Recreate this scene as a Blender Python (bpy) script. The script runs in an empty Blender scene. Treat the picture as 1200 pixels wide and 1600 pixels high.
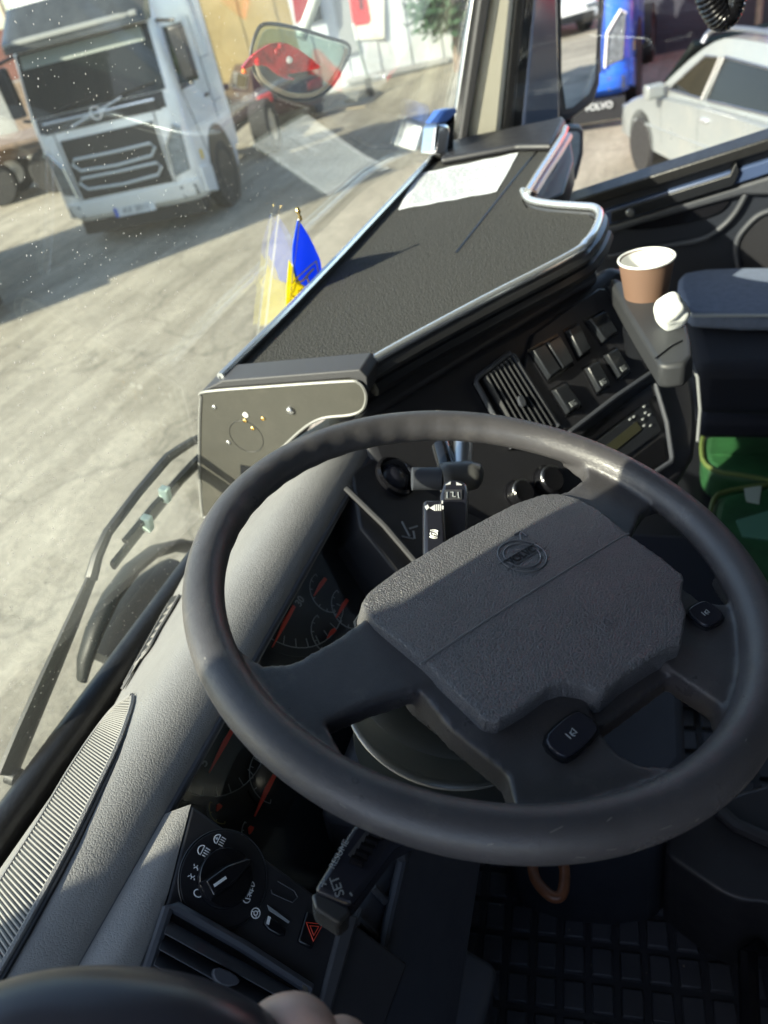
import bpy, bmesh, math, random
from mathutils import Vector, Matrix, noise
random.seed(7)
R = math.radians
S = bpy.context.scene
# ------------------------------------------------------------ camera
FPX = 1150.0                       # focal length in pixels of a 1200x1600 frame
CU = Vector((-390, 1500, 1150)).normalized()        # world up seen from the camera
CX = Vector((500, 1010, -1150)); CX -= CU * CX.dot(CU); CX.normalize()
CY = CU.cross(CX)
H = 2.6                            # height of the steering wheel hub above the yard
CAM = Vector((-.411, -.142, .401 + H))
cam = bpy.data.objects.new('camera', bpy.data.cameras.new('camera'))
bpy.context.collection.objects.link(cam); S.camera = cam
rot = Matrix((CX, CY, CU))         # rows: world axes in camera axes = camera-to-world rotation
cam.matrix_world = Matrix.Translation(CAM) @ rot.to_4x4()
cam.data.sensor_fit = 'HORIZONTAL'; cam.data.sensor_width = 36; cam.data.lens = 36 * FPX / 1200
cam.data.clip_start = .02; cam.data.clip_end = 2000
cam.data.dof.use_dof = True; cam.data.dof.focus_distance = .62; cam.data.dof.aperture_fstop = 9.0
# ------------------------------------------------------------ light
SUN_AZ = Vector((-.77, .64, 0)).normalized(); SUN_EL = R(32)
sdir = SUN_AZ * math.cos(SUN_EL) + Vector((0, 0, math.sin(SUN_EL)))
sl = bpy.data.lights.new('sun', 'SUN'); sl.energy = 5; sl.angle = R(.5); sl.color = (1, .9, .74)
sun = bpy.data.objects.new('sun', sl); bpy.context.collection.objects.link(sun)
sun.rotation_euler = sdir.to_track_quat('Z', 'Y').to_euler(); sun.location = (0, 0, 30)
W = bpy.data.worlds.new('World'); S.world = W; W.use_nodes = True
nt = W.node_tree; sky = nt.nodes.new('ShaderNodeTexSky'); sky.sky_type = 'NISHITA'; sky.sun_disc = False
sky.sun_elevation = SUN_EL; sky.sun_rotation = math.atan2(sdir.x, sdir.y)
nt.links.new(sky.outputs[0], nt.nodes['Background'].inputs[0]); nt.nodes['Background'].inputs[1].default_value = .15
S.view_settings.view_transform = 'Standard'; S.view_settings.look = 'None'
S.view_settings.exposure = 1.4; S.view_settings.gamma = 1
S.render.engine = 'CYCLES'
try:
    S.cycles.max_bounces = 10; S.cycles.transparent_max_bounces = 16; S.cycles.sample_clamp_indirect = 4
except Exception: pass
# ------------------------------------------------------------ materials
MC = {}
def mat(name, col, rough=.6, bump=0, scale=300, metal=0, spec=.5, vary=0, vscale=20, kind='noise', emit=0, coat=0, stretch=None, dist=.001):
    if name in MC: return MC[name]
    m = bpy.data.materials.new(name); m.use_nodes = True; t = m.node_tree; N = t.nodes; L = t.links
    b = N['Principled BSDF']; c = (*col, 1)
    b.inputs['Base Color'].default_value = c; b.inputs['Roughness'].default_value = rough
    b.inputs['Metallic'].default_value = metal; b.inputs['Specular IOR Level'].default_value = spec
    if coat: b.inputs['Coat Weight'].default_value = coat; b.inputs['Coat Roughness'].default_value = .08
    tc = N.new('ShaderNodeTexCoord'); co = tc.outputs['Object']
    if stretch:
        mp = N.new('ShaderNodeMapping'); L.new(co, mp.inputs[0]); mp.inputs['Scale'].default_value = stretch; co = mp.outputs[0]
    if vary:
        n = N.new('ShaderNodeTexNoise'); n.inputs['Scale'].default_value = vscale; n.inputs['Detail'].default_value = 8; n.inputs['Roughness'].default_value = .65
        L.new(co, n.inputs['Vector'])
        r = N.new('ShaderNodeMapRange'); r.inputs[1].default_value = .3; r.inputs[2].default_value = .7
        r.inputs[3].default_value = 1 - vary; r.inputs[4].default_value = 1 + vary; L.new(n.outputs['Fac'], r.inputs[0])
        mx = N.new('ShaderNodeMix'); mx.data_type = 'RGBA'; mx.blend_type = 'MULTIPLY'; mx.inputs[0].default_value = 1
        mx.inputs[6].default_value = c; L.new(r.outputs[0], mx.inputs[7]); L.new(mx.outputs[2], b.inputs['Base Color'])
        r2 = N.new('ShaderNodeMapRange'); r2.inputs[1].default_value = .3; r2.inputs[2].default_value = .7
        r2.inputs[3].default_value = min(1, rough * 1.12); r2.inputs[4].default_value = rough * .88
        L.new(n.outputs['Fac'], r2.inputs[0]); L.new(r2.outputs[0], b.inputs['Roughness'])
    if bump:
        if kind == 'leather':
            v = N.new('ShaderNodeTexVoronoi'); v.feature = 'DISTANCE_TO_EDGE'; v.inputs['Scale'].default_value = scale
            wn = N.new('ShaderNodeTexNoise'); wn.inputs['Scale'].default_value = scale * .6; L.new(co, wn.inputs['Vector'])
            am = N.new('ShaderNodeVectorMath'); am.operation = 'MULTIPLY_ADD'; am.inputs[1].default_value = (.004,) * 3
            L.new(wn.outputs['Color'], am.inputs[0]); L.new(co, am.inputs[2]); L.new(am.outputs[0], v.inputs['Vector'])
            rr = N.new('ShaderNodeMapRange'); rr.inputs[2].default_value = .18; L.new(v.outputs['Distance'], rr.inputs[0]); ho = rr.outputs[0]
        else:
            v = N.new('ShaderNodeTexNoise'); v.inputs['Scale'].default_value = scale; v.inputs['Detail'].default_value = 4
            L.new(co, v.inputs['Vector']); ho = v.outputs['Fac']
        bp = N.new('ShaderNodeBump'); bp.inputs['Strength'].default_value = bump; bp.inputs['Distance'].default_value = dist
        L.new(ho, bp.inputs['Height']); L.new(bp.outputs[0], b.inputs['Normal'])
    if emit: b.inputs['Emission Color'].default_value = c; b.inputs['Emission Strength'].default_value = emit
    MC[name] = m; return m

def dirty(m, col=(.5, .46, .4), amount=.35, scale=60, lo=.5, hi=.75):
    """worn or dusty film mixed over a base colour"""
    t = m.node_tree; N = t.nodes; L = t.links; b = N['Principled BSDF']
    tc = N.new('ShaderNodeTexCoord'); n = N.new('ShaderNodeTexNoise'); n.inputs['Scale'].default_value = scale
    n.inputs['Detail'].default_value = 10; n.inputs['Roughness'].default_value = .75; L.new(tc.outputs['Object'], n.inputs['Vector'])
    r = N.new('ShaderNodeMapRange'); r.inputs[1].default_value = lo; r.inputs[2].default_value = hi; r.inputs[4].default_value = amount
    L.new(n.outputs['Fac'], r.inputs[0])
    mx = N.new('ShaderNodeMix'); mx.data_type = 'RGBA'; L.new(r.outputs[0], mx.inputs[0])
    i = b.inputs['Base Color']
    if i.is_linked: L.new(i.links[0].from_socket, mx.inputs[6])
    else: mx.inputs[6].default_value = i.default_value
    mx.inputs[7].default_value = (*col, 1); L.new(mx.outputs[2], i)
    return m

def cloth(m, col):
    t = m.node_tree; b = t.nodes['Principled BSDF']; tr = t.nodes.new('ShaderNodeBsdfTranslucent'); tr.inputs[0].default_value = (*col, 1)
    mx = t.nodes.new('ShaderNodeMixShader'); mx.inputs[0].default_value = .5; t.links.new(b.outputs[0], mx.inputs[1]); t.links.new(tr.outputs[0], mx.inputs[2]); t.links.new(mx.outputs[0], t.nodes['Material Output'].inputs[0]); return m
pad_plastic = mat('grained dash plastic', (.225, .22, .216), .42, .42, 420, kind='leather', vary=.08, vscale=14, dist=.0006)
panel_plastic = mat('dark panel plastic', (.022, .022, .026), .45, .2, 1500, vary=.12, vscale=30, dist=.0003)
deep_plastic = mat('deep black plastic', (.009, .010, .013), .4, .15, 900, dist=.0003)
lower_plastic = mat('lower trim plastic', (.05, .054, .066), .5, .2, 900, vary=.15, vscale=12, dist=.0004)
wheel_leather = mat('worn wheel polyurethane', (.066, .063, .067), .3, .35, 620, kind='leather', vary=.15, vscale=18, dist=.00025)
dirty(wheel_leather, (.2, .185, .165), .4, 34, .54, .8); dirty(wheel_leather, (.3, .28, .25), .5, 240, .68, .76)
hub_leather = mat('grained hub cover', (.118, .115, .12), .35, .75, 400, kind='leather', vary=.12, vscale=22, dist=.0008)
column_m = mat('column cover plastic', (.085, .09, .105), .45, .2, 900, vary=.1, vscale=9)
spoke_plastic = mat('spoke plastic', (.05, .046, .047), .42, .5, 520, kind='leather', vary=.15, vscale=25, dist=.0004)
button_black = mat('button black', (.02, .021, .03), .22, .05, 900)
gloss_black = mat('gloss black', (.008, .008, .010), .15)
rubber = mat('black rubber', (.012, .012, .013), .4, .6, 160, vary=.3, vscale=60, dist=.0008); dirty(rubber, (.2, .19, .17), .25, 120, .6, .85)
carpet = mat('black carpet mat', (.058, .058, .056), .95, 1.0, 420, vary=.55, vscale=330, spec=.1, dist=.003); dirty(carpet, (.3, .29, .26), .22, 900, .62, .75)
chrome = mat('bright metal strip', (.7, .73, .76), .22, metal=.75)
satin = mat('satin metal', (.5, .5, .5), .35, metal=1)
white_print = mat('white print', (.8, .8, .8), .5)
dim_print = mat('grey print', (.3, .32, .33), .5)
red_print = mat('red print', (.75, .07, .035), .45, emit=0.0)
needle_red = mat('needle red', (.8, .06, .03), .4)
olive_print = mat('olive print', (.28, .26, .1), .5)
paper_m = mat('white paper', (.68, .7, .72), .7, .4, 30, vary=.03, dist=.002)
plate_m = mat('scuffed end plate', (.06, .058, .049), .55, .12, 700, vary=.12, vscale=9); dirty(plate_m, (.14, .13, .11), .35, 14, .5, .8)
plate_edge = mat('plate edge', (.2, .2, .19), .4)
beige_trim = mat('beige pillar trim', (.6, .57, .47), .7, .2, 500)
cup_brown = mat('brown card', (.17, .10, .068), .65, .1, 300)
cup_white = mat('cup white', (.8, .8, .78), .5)
tissue_m = mat('crumpled tissue', (.7, .72, .7), .8, .3, 60, dist=.004)
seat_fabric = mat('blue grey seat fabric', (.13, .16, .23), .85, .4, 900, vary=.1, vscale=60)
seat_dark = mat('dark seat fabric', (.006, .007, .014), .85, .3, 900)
door_m = mat('door plastic', (.014, .017, .026), .5, .2, 700)
door_blue = mat('door glossy ledge', (.05, .075, .15), .25, vary=.2, vscale=8)
green_p = mat('green plastic', (.018, .075, .025), .5, .3, 30, vary=.35, vscale=14)
green_edge = mat('olive edging', (.10, .14, .035), .6)
leather_brown = mat('brown leather', (.17, .065, .03), .4, .3, 200, vary=.25, vscale=60)
skin_m = mat('skin', (.6, .39, .31), .5, .25, 260, vary=.07, vscale=60, dist=.0006)
skin_m.node_tree.nodes['Principled BSDF'].inputs['Subsurface Weight'].default_value = .12
skin_m.node_tree.nodes['Principled BSDF'].inputs['Subsurface Scale'].default_value = .01
headliner = mat('headliner', (.16, .165, .175), .9)
frame_dark = mat('dark cab trim', (.05, .05, .055), .6)
flag_blue = cloth(mat('flag blue', (.02, .16, .85), .55, .3, 400), (.03, .2, .95))
flag_yellow = cloth(mat('flag yellow', (.95, .82, .05), .55, .3, 400), (.95, .85, .08))
gold = mat('gold tip', (.72, .52, .2), .25, metal=1)
white_rod = mat('white rod', (.75, .76, .72), .4)
mirror_m = mat('mirror glass', (.85, .87, .88), .015, metal=1)
wp = mat('white truck paint', (.8, .79, .75), .3, coat=.6, vary=.05, vscale=3); dirty(wp, (.35, .33, .28), .35, 2.2, .55, .85)
bp_ = mat('blue truck paint', (.03, .13, .62), .3, coat=.6, vary=.08, vscale=3)
sp_ = mat('silver green paint', (.27, .30, .30), .3, metal=.35, coat=.6, vary=.04, vscale=4); dirty(sp_, (.5, .46, .38), .3, 1.6, .5, .8)
rp = mat('red paint', (.72, .025, .025), .3, coat=.5)
dark_glass = mat('dark vehicle glass', (.006, .009, .009), .06, spec=.3)
tyre_m = mat('tyre', (.02, .02, .02), .8, .4, 60, vary=.3, vscale=20)
grille_m = mat('black grille', (.012, .013, .014), .5, .8, 60, dist=.01)
lamp_m = mat('headlamp glass', (.22, .24, .25), .1, .8, 45, metal=.6, vary=.5, vscale=14, dist=.02)
tail_m = mat('tail lamp red', (.45, .008, .012), .1, .8, 120, coat=.8, vary=.7, vscale=40, dist=.003)
steel = mat('rusty steel', (.17, .12, .085), .7, .5, 30, vary=.4, vscale=6)
def glass(name, dust, tint=(.93, .97, .95), boost=1.0):
    m = bpy.data.materials.new(name); m.use_nodes = True; t = m.node_tree; N = t.nodes; L = t.links
    for n in list(N):
        if n.type != 'OUTPUT_MATERIAL': N.remove(n)
    o = N['Material Output']
    tr = N.new('ShaderNodeBsdfTransparent'); tr.inputs[0].default_value = (*tint, 1)
    gl = N.new('ShaderNodeBsdfGlossy'); gl.inputs['Roughness'].default_value = .0
    lw = N.new('ShaderNodeLayerWeight'); lw.inputs[0].default_value = .5
    pw = N.new('ShaderNodeMath'); pw.operation = 'POWER'; pw.inputs[1].default_value = 5; L.new(lw.outputs['Facing'], pw.inputs[0])
    k = N.new('ShaderNodeMath'); k.operation = 'MULTIPLY_ADD'; k.inputs[1].default_value = .96 * boost; k.inputs[2].default_value = .04 * boost; L.new(pw.outputs[0], k.inputs[0])
    mx = N.new('ShaderNodeMixShader'); L.new(k.outputs[0], mx.inputs[0]); L.new(tr.outputs[0], mx.inputs[1]); L.new(gl.outputs[0], mx.inputs[2])
    last = mx
    if dust:
        df = N.new('ShaderNodeBsdfTranslucent'); df.inputs[0].default_value = (.85, .85, .8, 1)
        d2 = N.new('ShaderNodeBsdfDiffuse'); d2.inputs[0].default_value = (.8, .8, .75, 1)
        dm = N.new('ShaderNodeMixShader'); L.new(df.outputs[0], dm.inputs[1]); L.new(d2.outputs[0], dm.inputs[2])
        tc = N.new('ShaderNodeTexCoord')
        v = N.new('ShaderNodeTexVoronoi'); v.inputs['Scale'].default_value = 190; L.new(tc.outputs['Object'], v.inputs['Vector'])
        lt = N.new('ShaderNodeMath'); lt.operation = 'LESS_THAN'; L.new(v.outputs['Distance'], lt.inputs[0])
        sr = N.new('ShaderNodeSeparateColor'); L.new(v.outputs['Color'], sr.inputs[0])
        ra = N.new('ShaderNodeMapRange'); ra.inputs[1].default_value = .7; ra.inputs[2].default_value = 1; ra.inputs[4].default_value = .2; L.new(sr.outputs[0], ra.inputs[0]); L.new(ra.outputs[0], lt.inputs[1])
        n = N.new('ShaderNodeTexNoise'); n.inputs['Scale'].default_value = 3.5; n.inputs['Detail'].default_value = 6; L.new(tc.outputs['Object'], n.inputs['Vector'])
        r = N.new('ShaderNodeMapRange'); r.inputs[1].default_value = .4; r.inputs[2].default_value = .75; r.inputs[3].default_value = dust * .5; r.inputs[4].default_value = dust; L.new(n.outputs['Fac'], r.inputs[0])
        s = N.new('ShaderNodeMath'); s.operation = 'MULTIPLY_ADD'; s.inputs[1].default_value = .3; L.new(lt.outputs[0], s.inputs[0]); L.new(r.outputs[0], s.inputs[2])
        m2 = N.new('ShaderNodeMixShader'); L.new(s.outputs[0], m2.inputs[0]); L.new(mx.outputs[0], m2.inputs[1]); L.new(dm.outputs[0], m2.inputs[2]); last = m2
    L.new(last.outputs[0], o.inputs[0]); return m
wind_glass = glass('dusty windscreen glass', .018, (.95, .985, .955), 1.4)
clear_glass = glass('clear glass', 0, (.97, .98, .98), .8)

# ------------------------------------------------------------ geometry helpers
def c(x, y, z): return Vector((x, y, z + H))          # cab coordinates: wheel hub is the origin
def ray(px, py):
    v = Vector((px - 600, 800 - py, -FPX)); return Vector((v.dot(CX), v.dot(CY), v.dot(CU)))
class F:
    """a flat working frame: origin, u, v and w = u x v"""
    def __init__(s, o, u, v):
        s.o = Vector(o); s.u = Vector(u).normalized(); v = Vector(v); s.v = (v - s.u * v.dot(s.u)).normalized(); s.w = s.u.cross(s.v)
    def P(s, a, b, w=0): return s.o + s.u * a + s.v * b + s.w * w
    def on(s, px, py, w=0):
        o = s.o + s.w * w; d = ray(px, py); t = (o - CAM).dot(s.w) / d.dot(s.w); q = CAM + d * t - o
        return (q.dot(s.u), q.dot(s.v))
    def ons(s, pts, w=0): return [s.on(x, y, w) for x, y in pts]
    def X(s, px, py, w=0): return s.P(*s.on(px, py, w), w)
    def M(s): return Matrix((s.u, s.v, s.w)).transposed().to_4x4()
def zpt(px, py, z):
    d = ray(px, py); return CAM + d * ((z - CAM.z) / d.z)
G = F((0, 0, 0), (1, 0, 0), (0, 1, 0))

def wloc(o):
    l = Vector((0, 0, 0))
    while o is not None: l += o.location; o = o.parent
    return l
def tag(o, label=None, cat=None, group=None, kind=None):
    if label: o['label'] = label
    if cat: o['category'] = cat
    if group: o['group'] = group
    if kind: o['kind'] = kind
    return o
def thing(name, label, cat, loc, group=None):
    o = bpy.data.objects.new(name, None); o.empty_display_size = .05; bpy.context.collection.objects.link(o); o.location = loc
    return tag(o, label, cat, group)
class MB:
    def __init__(s): s.v = []; s.f = []
    def add(s, vs, fs):
        b = len(s.v); s.v += [Vector(v) for v in vs]; s.f += [tuple(i + b for i in f) for f in fs]; return s
    def prism(s, fr, pts, w0, w1, top=None):
        n = len(pts); top = top or pts
        s.add([fr.P(a, b, w0) for a, b in pts] + [fr.P(a, b, w1) for a, b in top],
              [tuple(range(n))[::-1], tuple(range(n, 2 * n))] + [(i, (i + 1) % n, n + (i + 1) % n, n + i) for i in range(n)]); return s
    def box(s, fr, a0, a1, b0, b1, w0, w1): return s.prism(fr, [(a0, b0), (a1, b0), (a1, b1), (a0, b1)], w0, w1)
    def loft(s, rings, cap=True, closed=False):
        n = len(rings[0]); vs = [p for r in rings for p in r]; fs = []
        m = len(rings)
        for i in range(m if closed else m - 1):
            j = (i + 1) % m
            fs += [(i * n + k, i * n + (k + 1) % n, j * n + (k + 1) % n, j * n + k) for k in range(n)]
        if cap and not closed: fs += [tuple(range(n))[::-1], tuple((m - 1) * n + k for k in range(n))]
        return s.add(vs, fs)
    def sheet(s, rows):
        n = len(rows[0]); s.add([p for r in rows for p in r], [(i * n + k, i * n + k + 1, (i + 1) * n + k + 1, (i + 1) * n + k) for i in range(len(rows) - 1) for k in range(n - 1)]); return s
    def tube(s, pts, r, seg=10, closed=False, flat=1.0, up=None):
        pts = [Vector(p) for p in pts]; rings = []; m = len(pts); prev = None
        for i, p in enumerate(pts):
            if closed: t = pts[(i + 1) % m] - pts[i - 1]
            else: t = pts[min(i + 1, m - 1)] - pts[max(i - 1, 0)]
            t.normalize(); a = Vector(up) if up is not None else (prev or (Vector((0, 0, 1)) if abs(t.z) < .9 else Vector((1, 0, 0))))
            a = (a - t * a.dot(t)).normalized(); prev = a; b = t.cross(a)
            rr = r[i] if isinstance(r, (list, tuple)) else r
            rings.append([p + a * math.cos(q) * rr * flat + b * math.sin(q) * rr for q in [2 * math.pi * k / seg for k in range(seg)]])
        return s.loft(rings, True, closed)
    def cyl(s, fr, ab, r, w0, w1, seg=32, r1=None):
        r1 = r if r1 is None else r1
        return s.loft([[fr.P(ab[0] + q * math.cos(t), ab[1] + q * math.sin(t), w) for t in [2 * math.pi * k / seg for k in range(seg)]] for q, w in ((r, w0), (r1, w1))])
    def lathe(s, fr, ab, prof, seg=32, cap=True):
        return s.loft([[fr.P(ab[0] + q * math.cos(t), ab[1] + q * math.sin(t), w) for t in [2 * math.pi * k / seg for k in range(seg)]] for q, w in prof], cap)
    def build(s, name, m, parent=None, bevel=0, seg=2, smooth=None, sub=0, remesh=0, sm=0, warp=None):
        me = bpy.data.meshes.new(name)
        off = wloc(parent) if parent else Vector((0, 0, 0)); loc = Vector((0, 0, 0))
        if not parent:
            xs = [v.x for v in s.v]; ys = [v.y for v in s.v]; zs = [v.z for v in s.v]
            loc = Vector(((min(xs) + max(xs)) / 2, (min(ys) + max(ys)) / 2, min(zs))); off = loc
        me.from_pydata([v - off for v in s.v], [], s.f); me.validate(); me.update()
        bm = bmesh.new(); bm.from_mesh(me); bmesh.ops.recalc_face_normals(bm, faces=bm.faces); bm.to_mesh(me); bm.free()
        o = bpy.data.objects.new(name, me); bpy.context.collection.objects.link(o); o.location = loc
        if parent: o.parent = parent
        if remesh:
            r = o.modifiers.new('r', 'REMESH'); r.mode = 'VOXEL'; r.voxel_size = remesh; r.use_smooth_shade = True
            if sm: q = o.modifiers.new('s', 'SMOOTH'); q.factor = .5; q.iterations = sm
            dg = bpy.context.evaluated_depsgraph_get(); me2 = bpy.data.meshes.new_from_object(o.evaluated_get(dg)); o.modifiers.clear(); o.data = me2; me = me2
            if warp:
                for v in me.vertices: v.co = warp(v.co + off) - off
        if bevel:
            q = o.modifiers.new('b', 'BEVEL'); q.width = bevel; q.segments = seg; q.limit_method = 'ANGLE'; q.angle_limit = R(35); q.harden_normals = False
        if sub: q = o.modifiers.new('u', 'SUBSURF'); q.levels = sub; q.render_levels = sub
        sm_ = smooth if smooth is not None else bool(bevel or sub or remesh)
        if sm_:
            for p in me.polygons: p.use_smooth = True
            if not (sub or remesh):
                try: me.set_sharp_from_angle(angle=R(40))
                except Exception: pass
        me.materials.clear(); me.materials.append(m); return o
def T(txt, fr, ab, size, ang, m, parent, name='lettering', w=.0006, bold=0, align='CENTER', ext=.0002):
    cu = bpy.data.curves.new(name, 'FONT'); cu.body = txt; cu.size = size; cu.align_x = align; cu.align_y = 'CENTER'; cu.extrude = ext; cu.offset = bold
    o = bpy.data.objects.new(name, cu); bpy.context.collection.objects.link(o)
    dg = bpy.context.evaluated_depsgraph_get(); me = bpy.data.meshes.new_from_object(o.evaluated_get(dg)); bpy.data.objects.remove(o)
    off = wloc(parent) if parent else Vector((0, 0, 0))
    me.transform(Matrix.Translation(fr.P(*ab, w) - off) @ fr.M() @ Matrix.Rotation(ang, 4, 'Z'))
    q = bpy.data.objects.new(name, me); bpy.context.collection.objects.link(q); q.parent = parent; me.materials.clear(); me.materials.append(m); return q
def stroke(mb, fr, pts, wd=.0008, w=.0008, closed=False):
    mb.tube([fr.P(a, b, w) for a, b in pts], wd / 2, 4, closed, flat=1); return mb
def arc(cx, cy, r, a0, a1, n=14, ry=None):
    ry = ry or r; return [(cx + r * math.cos(R(a0 + (a1 - a0) * i / n)), cy + ry * math.sin(R(a0 + (a1 - a0) * i / n))) for i in range(n + 1)]
def rrect(a0, a1, b0, b1, r, n=5):
    o = []
    for cx, cy, s in ((a1 - r, b1 - r, 0), (a0 + r, b1 - r, 90), (a0 + r, b0 + r, 180), (a1 - r, b0 + r, 270)):
        o += [(cx + r * math.cos(R(s + 90 * i / n)), cy + r * math.sin(R(s + 90 * i / n))) for i in range(n + 1)]
    return o
def smooth_poly(pts, it=2):
    for _ in range(it):
        o = []
        for i in range(len(pts)):
            a = Vector(pts[i]); b = Vector(pts[(i + 1) % len(pts)]); o += [tuple(a * .75 + b * .25), tuple(a * .25 + b * .75)]
        pts = o
    return pts
def curve(pts, n=8):
    """Catmull-Rom through points"""
    pts = [Vector(p) for p in pts]; o = []
    for i in range(len(pts) - 1):
        p0 = pts[max(i - 1, 0)]; p1 = pts[i]; p2 = pts[i + 1]; p3 = pts[min(i + 2, len(pts) - 1)]
        for k in range(n):
            t = k / n; o.append(.5 * ((2 * p1) + (p2 - p0) * t + (2 * p0 - 5 * p1 + 4 * p2 - p3) * t * t + (3 * p1 - p0 - 3 * p2 + p3) * t ** 3))
    o.append(pts[-1]); return o

lens_m = glass('mirror bowl lens', 0, (.80, .86, .83), 2.5)
# ============================================================ THE YARD
def ground_mat():
    m = bpy.data.materials.new('worn concrete yard'); m.use_nodes = True; t = m.node_tree; N = t.nodes; L = t.links; b = N['Principled BSDF']
    b.inputs['Roughness'].default_value = .85
    tc = N.new('ShaderNodeTexCoord'); co = tc.outputs['Object']
    def ns(sc, det=8, ro=.6, st=None):
        n = N.new('ShaderNodeTexNoise'); n.inputs['Scale'].default_value = sc; n.inputs['Detail'].default_value = det; n.inputs['Roughness'].default_value = ro
        if st:
            mp = N.new('ShaderNodeMapping'); mp.inputs['Scale'].default_value = st; mp.inputs['Rotation'].default_value = (0, 0, R(-38)); L.new(co, mp.inputs[0]); L.new(mp.outputs[0], n.inputs['Vector'])
        else: L.new(co, n.inputs['Vector'])
        return n.outputs['Fac']
    cr = N.new('ShaderNodeValToRGB'); e = cr.color_ramp.elements; e[0].position = .3; e[0].color = (.22, .2, .155, 1); e[1].position = .7; e[1].color = (.46, .425, .34, 1)
    L.new(ns(.45, 12, .72), cr.inputs[0])
    cr2 = N.new('ShaderNodeValToRGB'); e = cr2.color_ramp.elements; e[0].position = .36; e[0].color = (.55, .55, .55, 1); e[1].position = .6; e[1].color = (1.12, 1.12, 1.12, 1)
    L.new(ns(11, 15, .85), cr2.inputs[0])
    mx = N.new('ShaderNodeMix'); mx.data_type = 'RGBA'; mx.blend_type = 'MULTIPLY'; mx.inputs[0].default_value = .8; L.new(cr.outputs[0], mx.inputs[6]); L.new(cr2.outputs[0], mx.inputs[7])
    # tyre-worn streaks
    cr3 = N.new('ShaderNodeValToRGB'); e = cr3.color_ramp.elements; e[0].position = .42; e[0].color = (.62, .6, .58, 1); e[1].position = .56; e[1].color = (1.05, 1.05, 1.05, 1)
    L.new(ns(1.2, 6, .6, (.25, 2.2, 1)), cr3.inputs[0])
    m3 = N.new('ShaderNodeMix'); m3.data_type = 'RGBA'; m3.blend_type = 'MULTIPLY'; m3.inputs[0].default_value = .55; L.new(mx.outputs[2], m3.inputs[6]); L.new(cr3.outputs[0], m3.inputs[7])
    # cracks
    v = N.new('ShaderNodeTexVoronoi'); v.feature = 'DISTANCE_TO_EDGE'; v.inputs['Scale'].default_value = .42
    wv = N.new('ShaderNodeVectorMath'); wv.operation = 'MULTIPLY_ADD'; wv.inputs[1].default_value = (1.1,) * 3
    wn = N.new('ShaderNodeTexNoise'); wn.inputs['Scale'].default_value = 1.6; wn.inputs['Detail'].default_value = 8; L.new(co, wn.inputs['Vector'])
    L.new(wn.outputs['Color'], wv.inputs[0]); L.new(co, wv.inputs[2]); L.new(wv.outputs[0], v.inputs['Vector'])
    rr = N.new('ShaderNodeMapRange'); rr.inputs[1].default_value = .004; rr.inputs[2].default_value = .018; rr.inputs[3].default_value = .72; rr.inputs[4].default_value = 1; L.new(v.outputs['Distance'], rr.inputs[0])
    m4 = N.new('ShaderNodeMix'); m4.data_type = 'RGBA'; m4.blend_type = 'MULTIPLY'; m4.inputs[0].default_value = 1; L.new(m3.outputs[2], m4.inputs[6]); L.new(rr.outputs[0], m4.inputs[7])
    cr5 = N.new('ShaderNodeValToRGB'); e = cr5.color_ramp.elements; e[0].position = .38; e[0].color = (.55, .55, .56, 1); e[1].position = .62; e[1].color = (1.25, 1.24, 1.2, 1)
    L.new(ns(55, 8, .9), cr5.inputs[0])
    m5 = N.new('ShaderNodeMix'); m5.data_type = 'RGBA'; m5.blend_type = 'MULTIPLY'; m5.inputs[0].default_value = .8; L.new(m4.outputs[2], m5.inputs[6]); L.new(cr5.outputs[0], m5.inputs[7])
    L.new(m5.outputs[2], b.inputs['Base Color'])
    bp = N.new('ShaderNodeBump'); bp.inputs['Strength'].default_value = .8; bp.inputs['Distance'].default_value = .03; L.new(ns(14, 14, .8), bp.inputs['Height']); L.new(bp.outputs[0], b.inputs['Normal'])
    return m
def gcol(name, col, sc=1.2, vary=.3): return mat(name, col, .9, .4, sc * 12, vary=vary, vscale=sc, dist=.02)
g = MB(); n = 30; X0 = [-400, -150, -60] + [-30 + 90 * i / n for i in range(n + 1)] + [120, 250, 500]
g.sheet([[Vector((x, y, .0)) for x in X0] for y in X0]); go = g.build('ground', ground_mat()); tag(go, kind='structure')
go.location.z = 0

def wheel(parent, fr, r=.5, wd=.28, rim_m=satin, side=1):
    """fr origin at hub centre, w points outward"""
    t = MB().lathe(fr, (0, 0), [(r * .55, -wd / 2), (r * .93, -wd / 2), (r, -wd / 2 + .03), (r, wd / 2 - .03), (r * .93, wd / 2), (r * .6, wd / 2 - .01), (r * .56, wd / 2 - .06)], 40).build('wheel', tyre_m, parent, smooth=True)
    q = MB().lathe(fr, (0, 0), [(r * .57, wd / 2 - .03), (r * .5, wd / 2 - .05), (r * .42, wd / 2 - .1), (r * .25, wd / 2 - .08), (r * .22, wd / 2 - .02), (r * .08, wd / 2 - .01)], 40)
    for k in range(10):
        a = 2 * math.pi * k / 10; q.cyl(fr, (r * .33 * math.cos(a), r * .33 * math.sin(a)), r * .035, wd / 2 - .09, wd / 2 - .05, 8)
    q.build('rim', rim_m, t, smooth=True); return t

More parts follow.
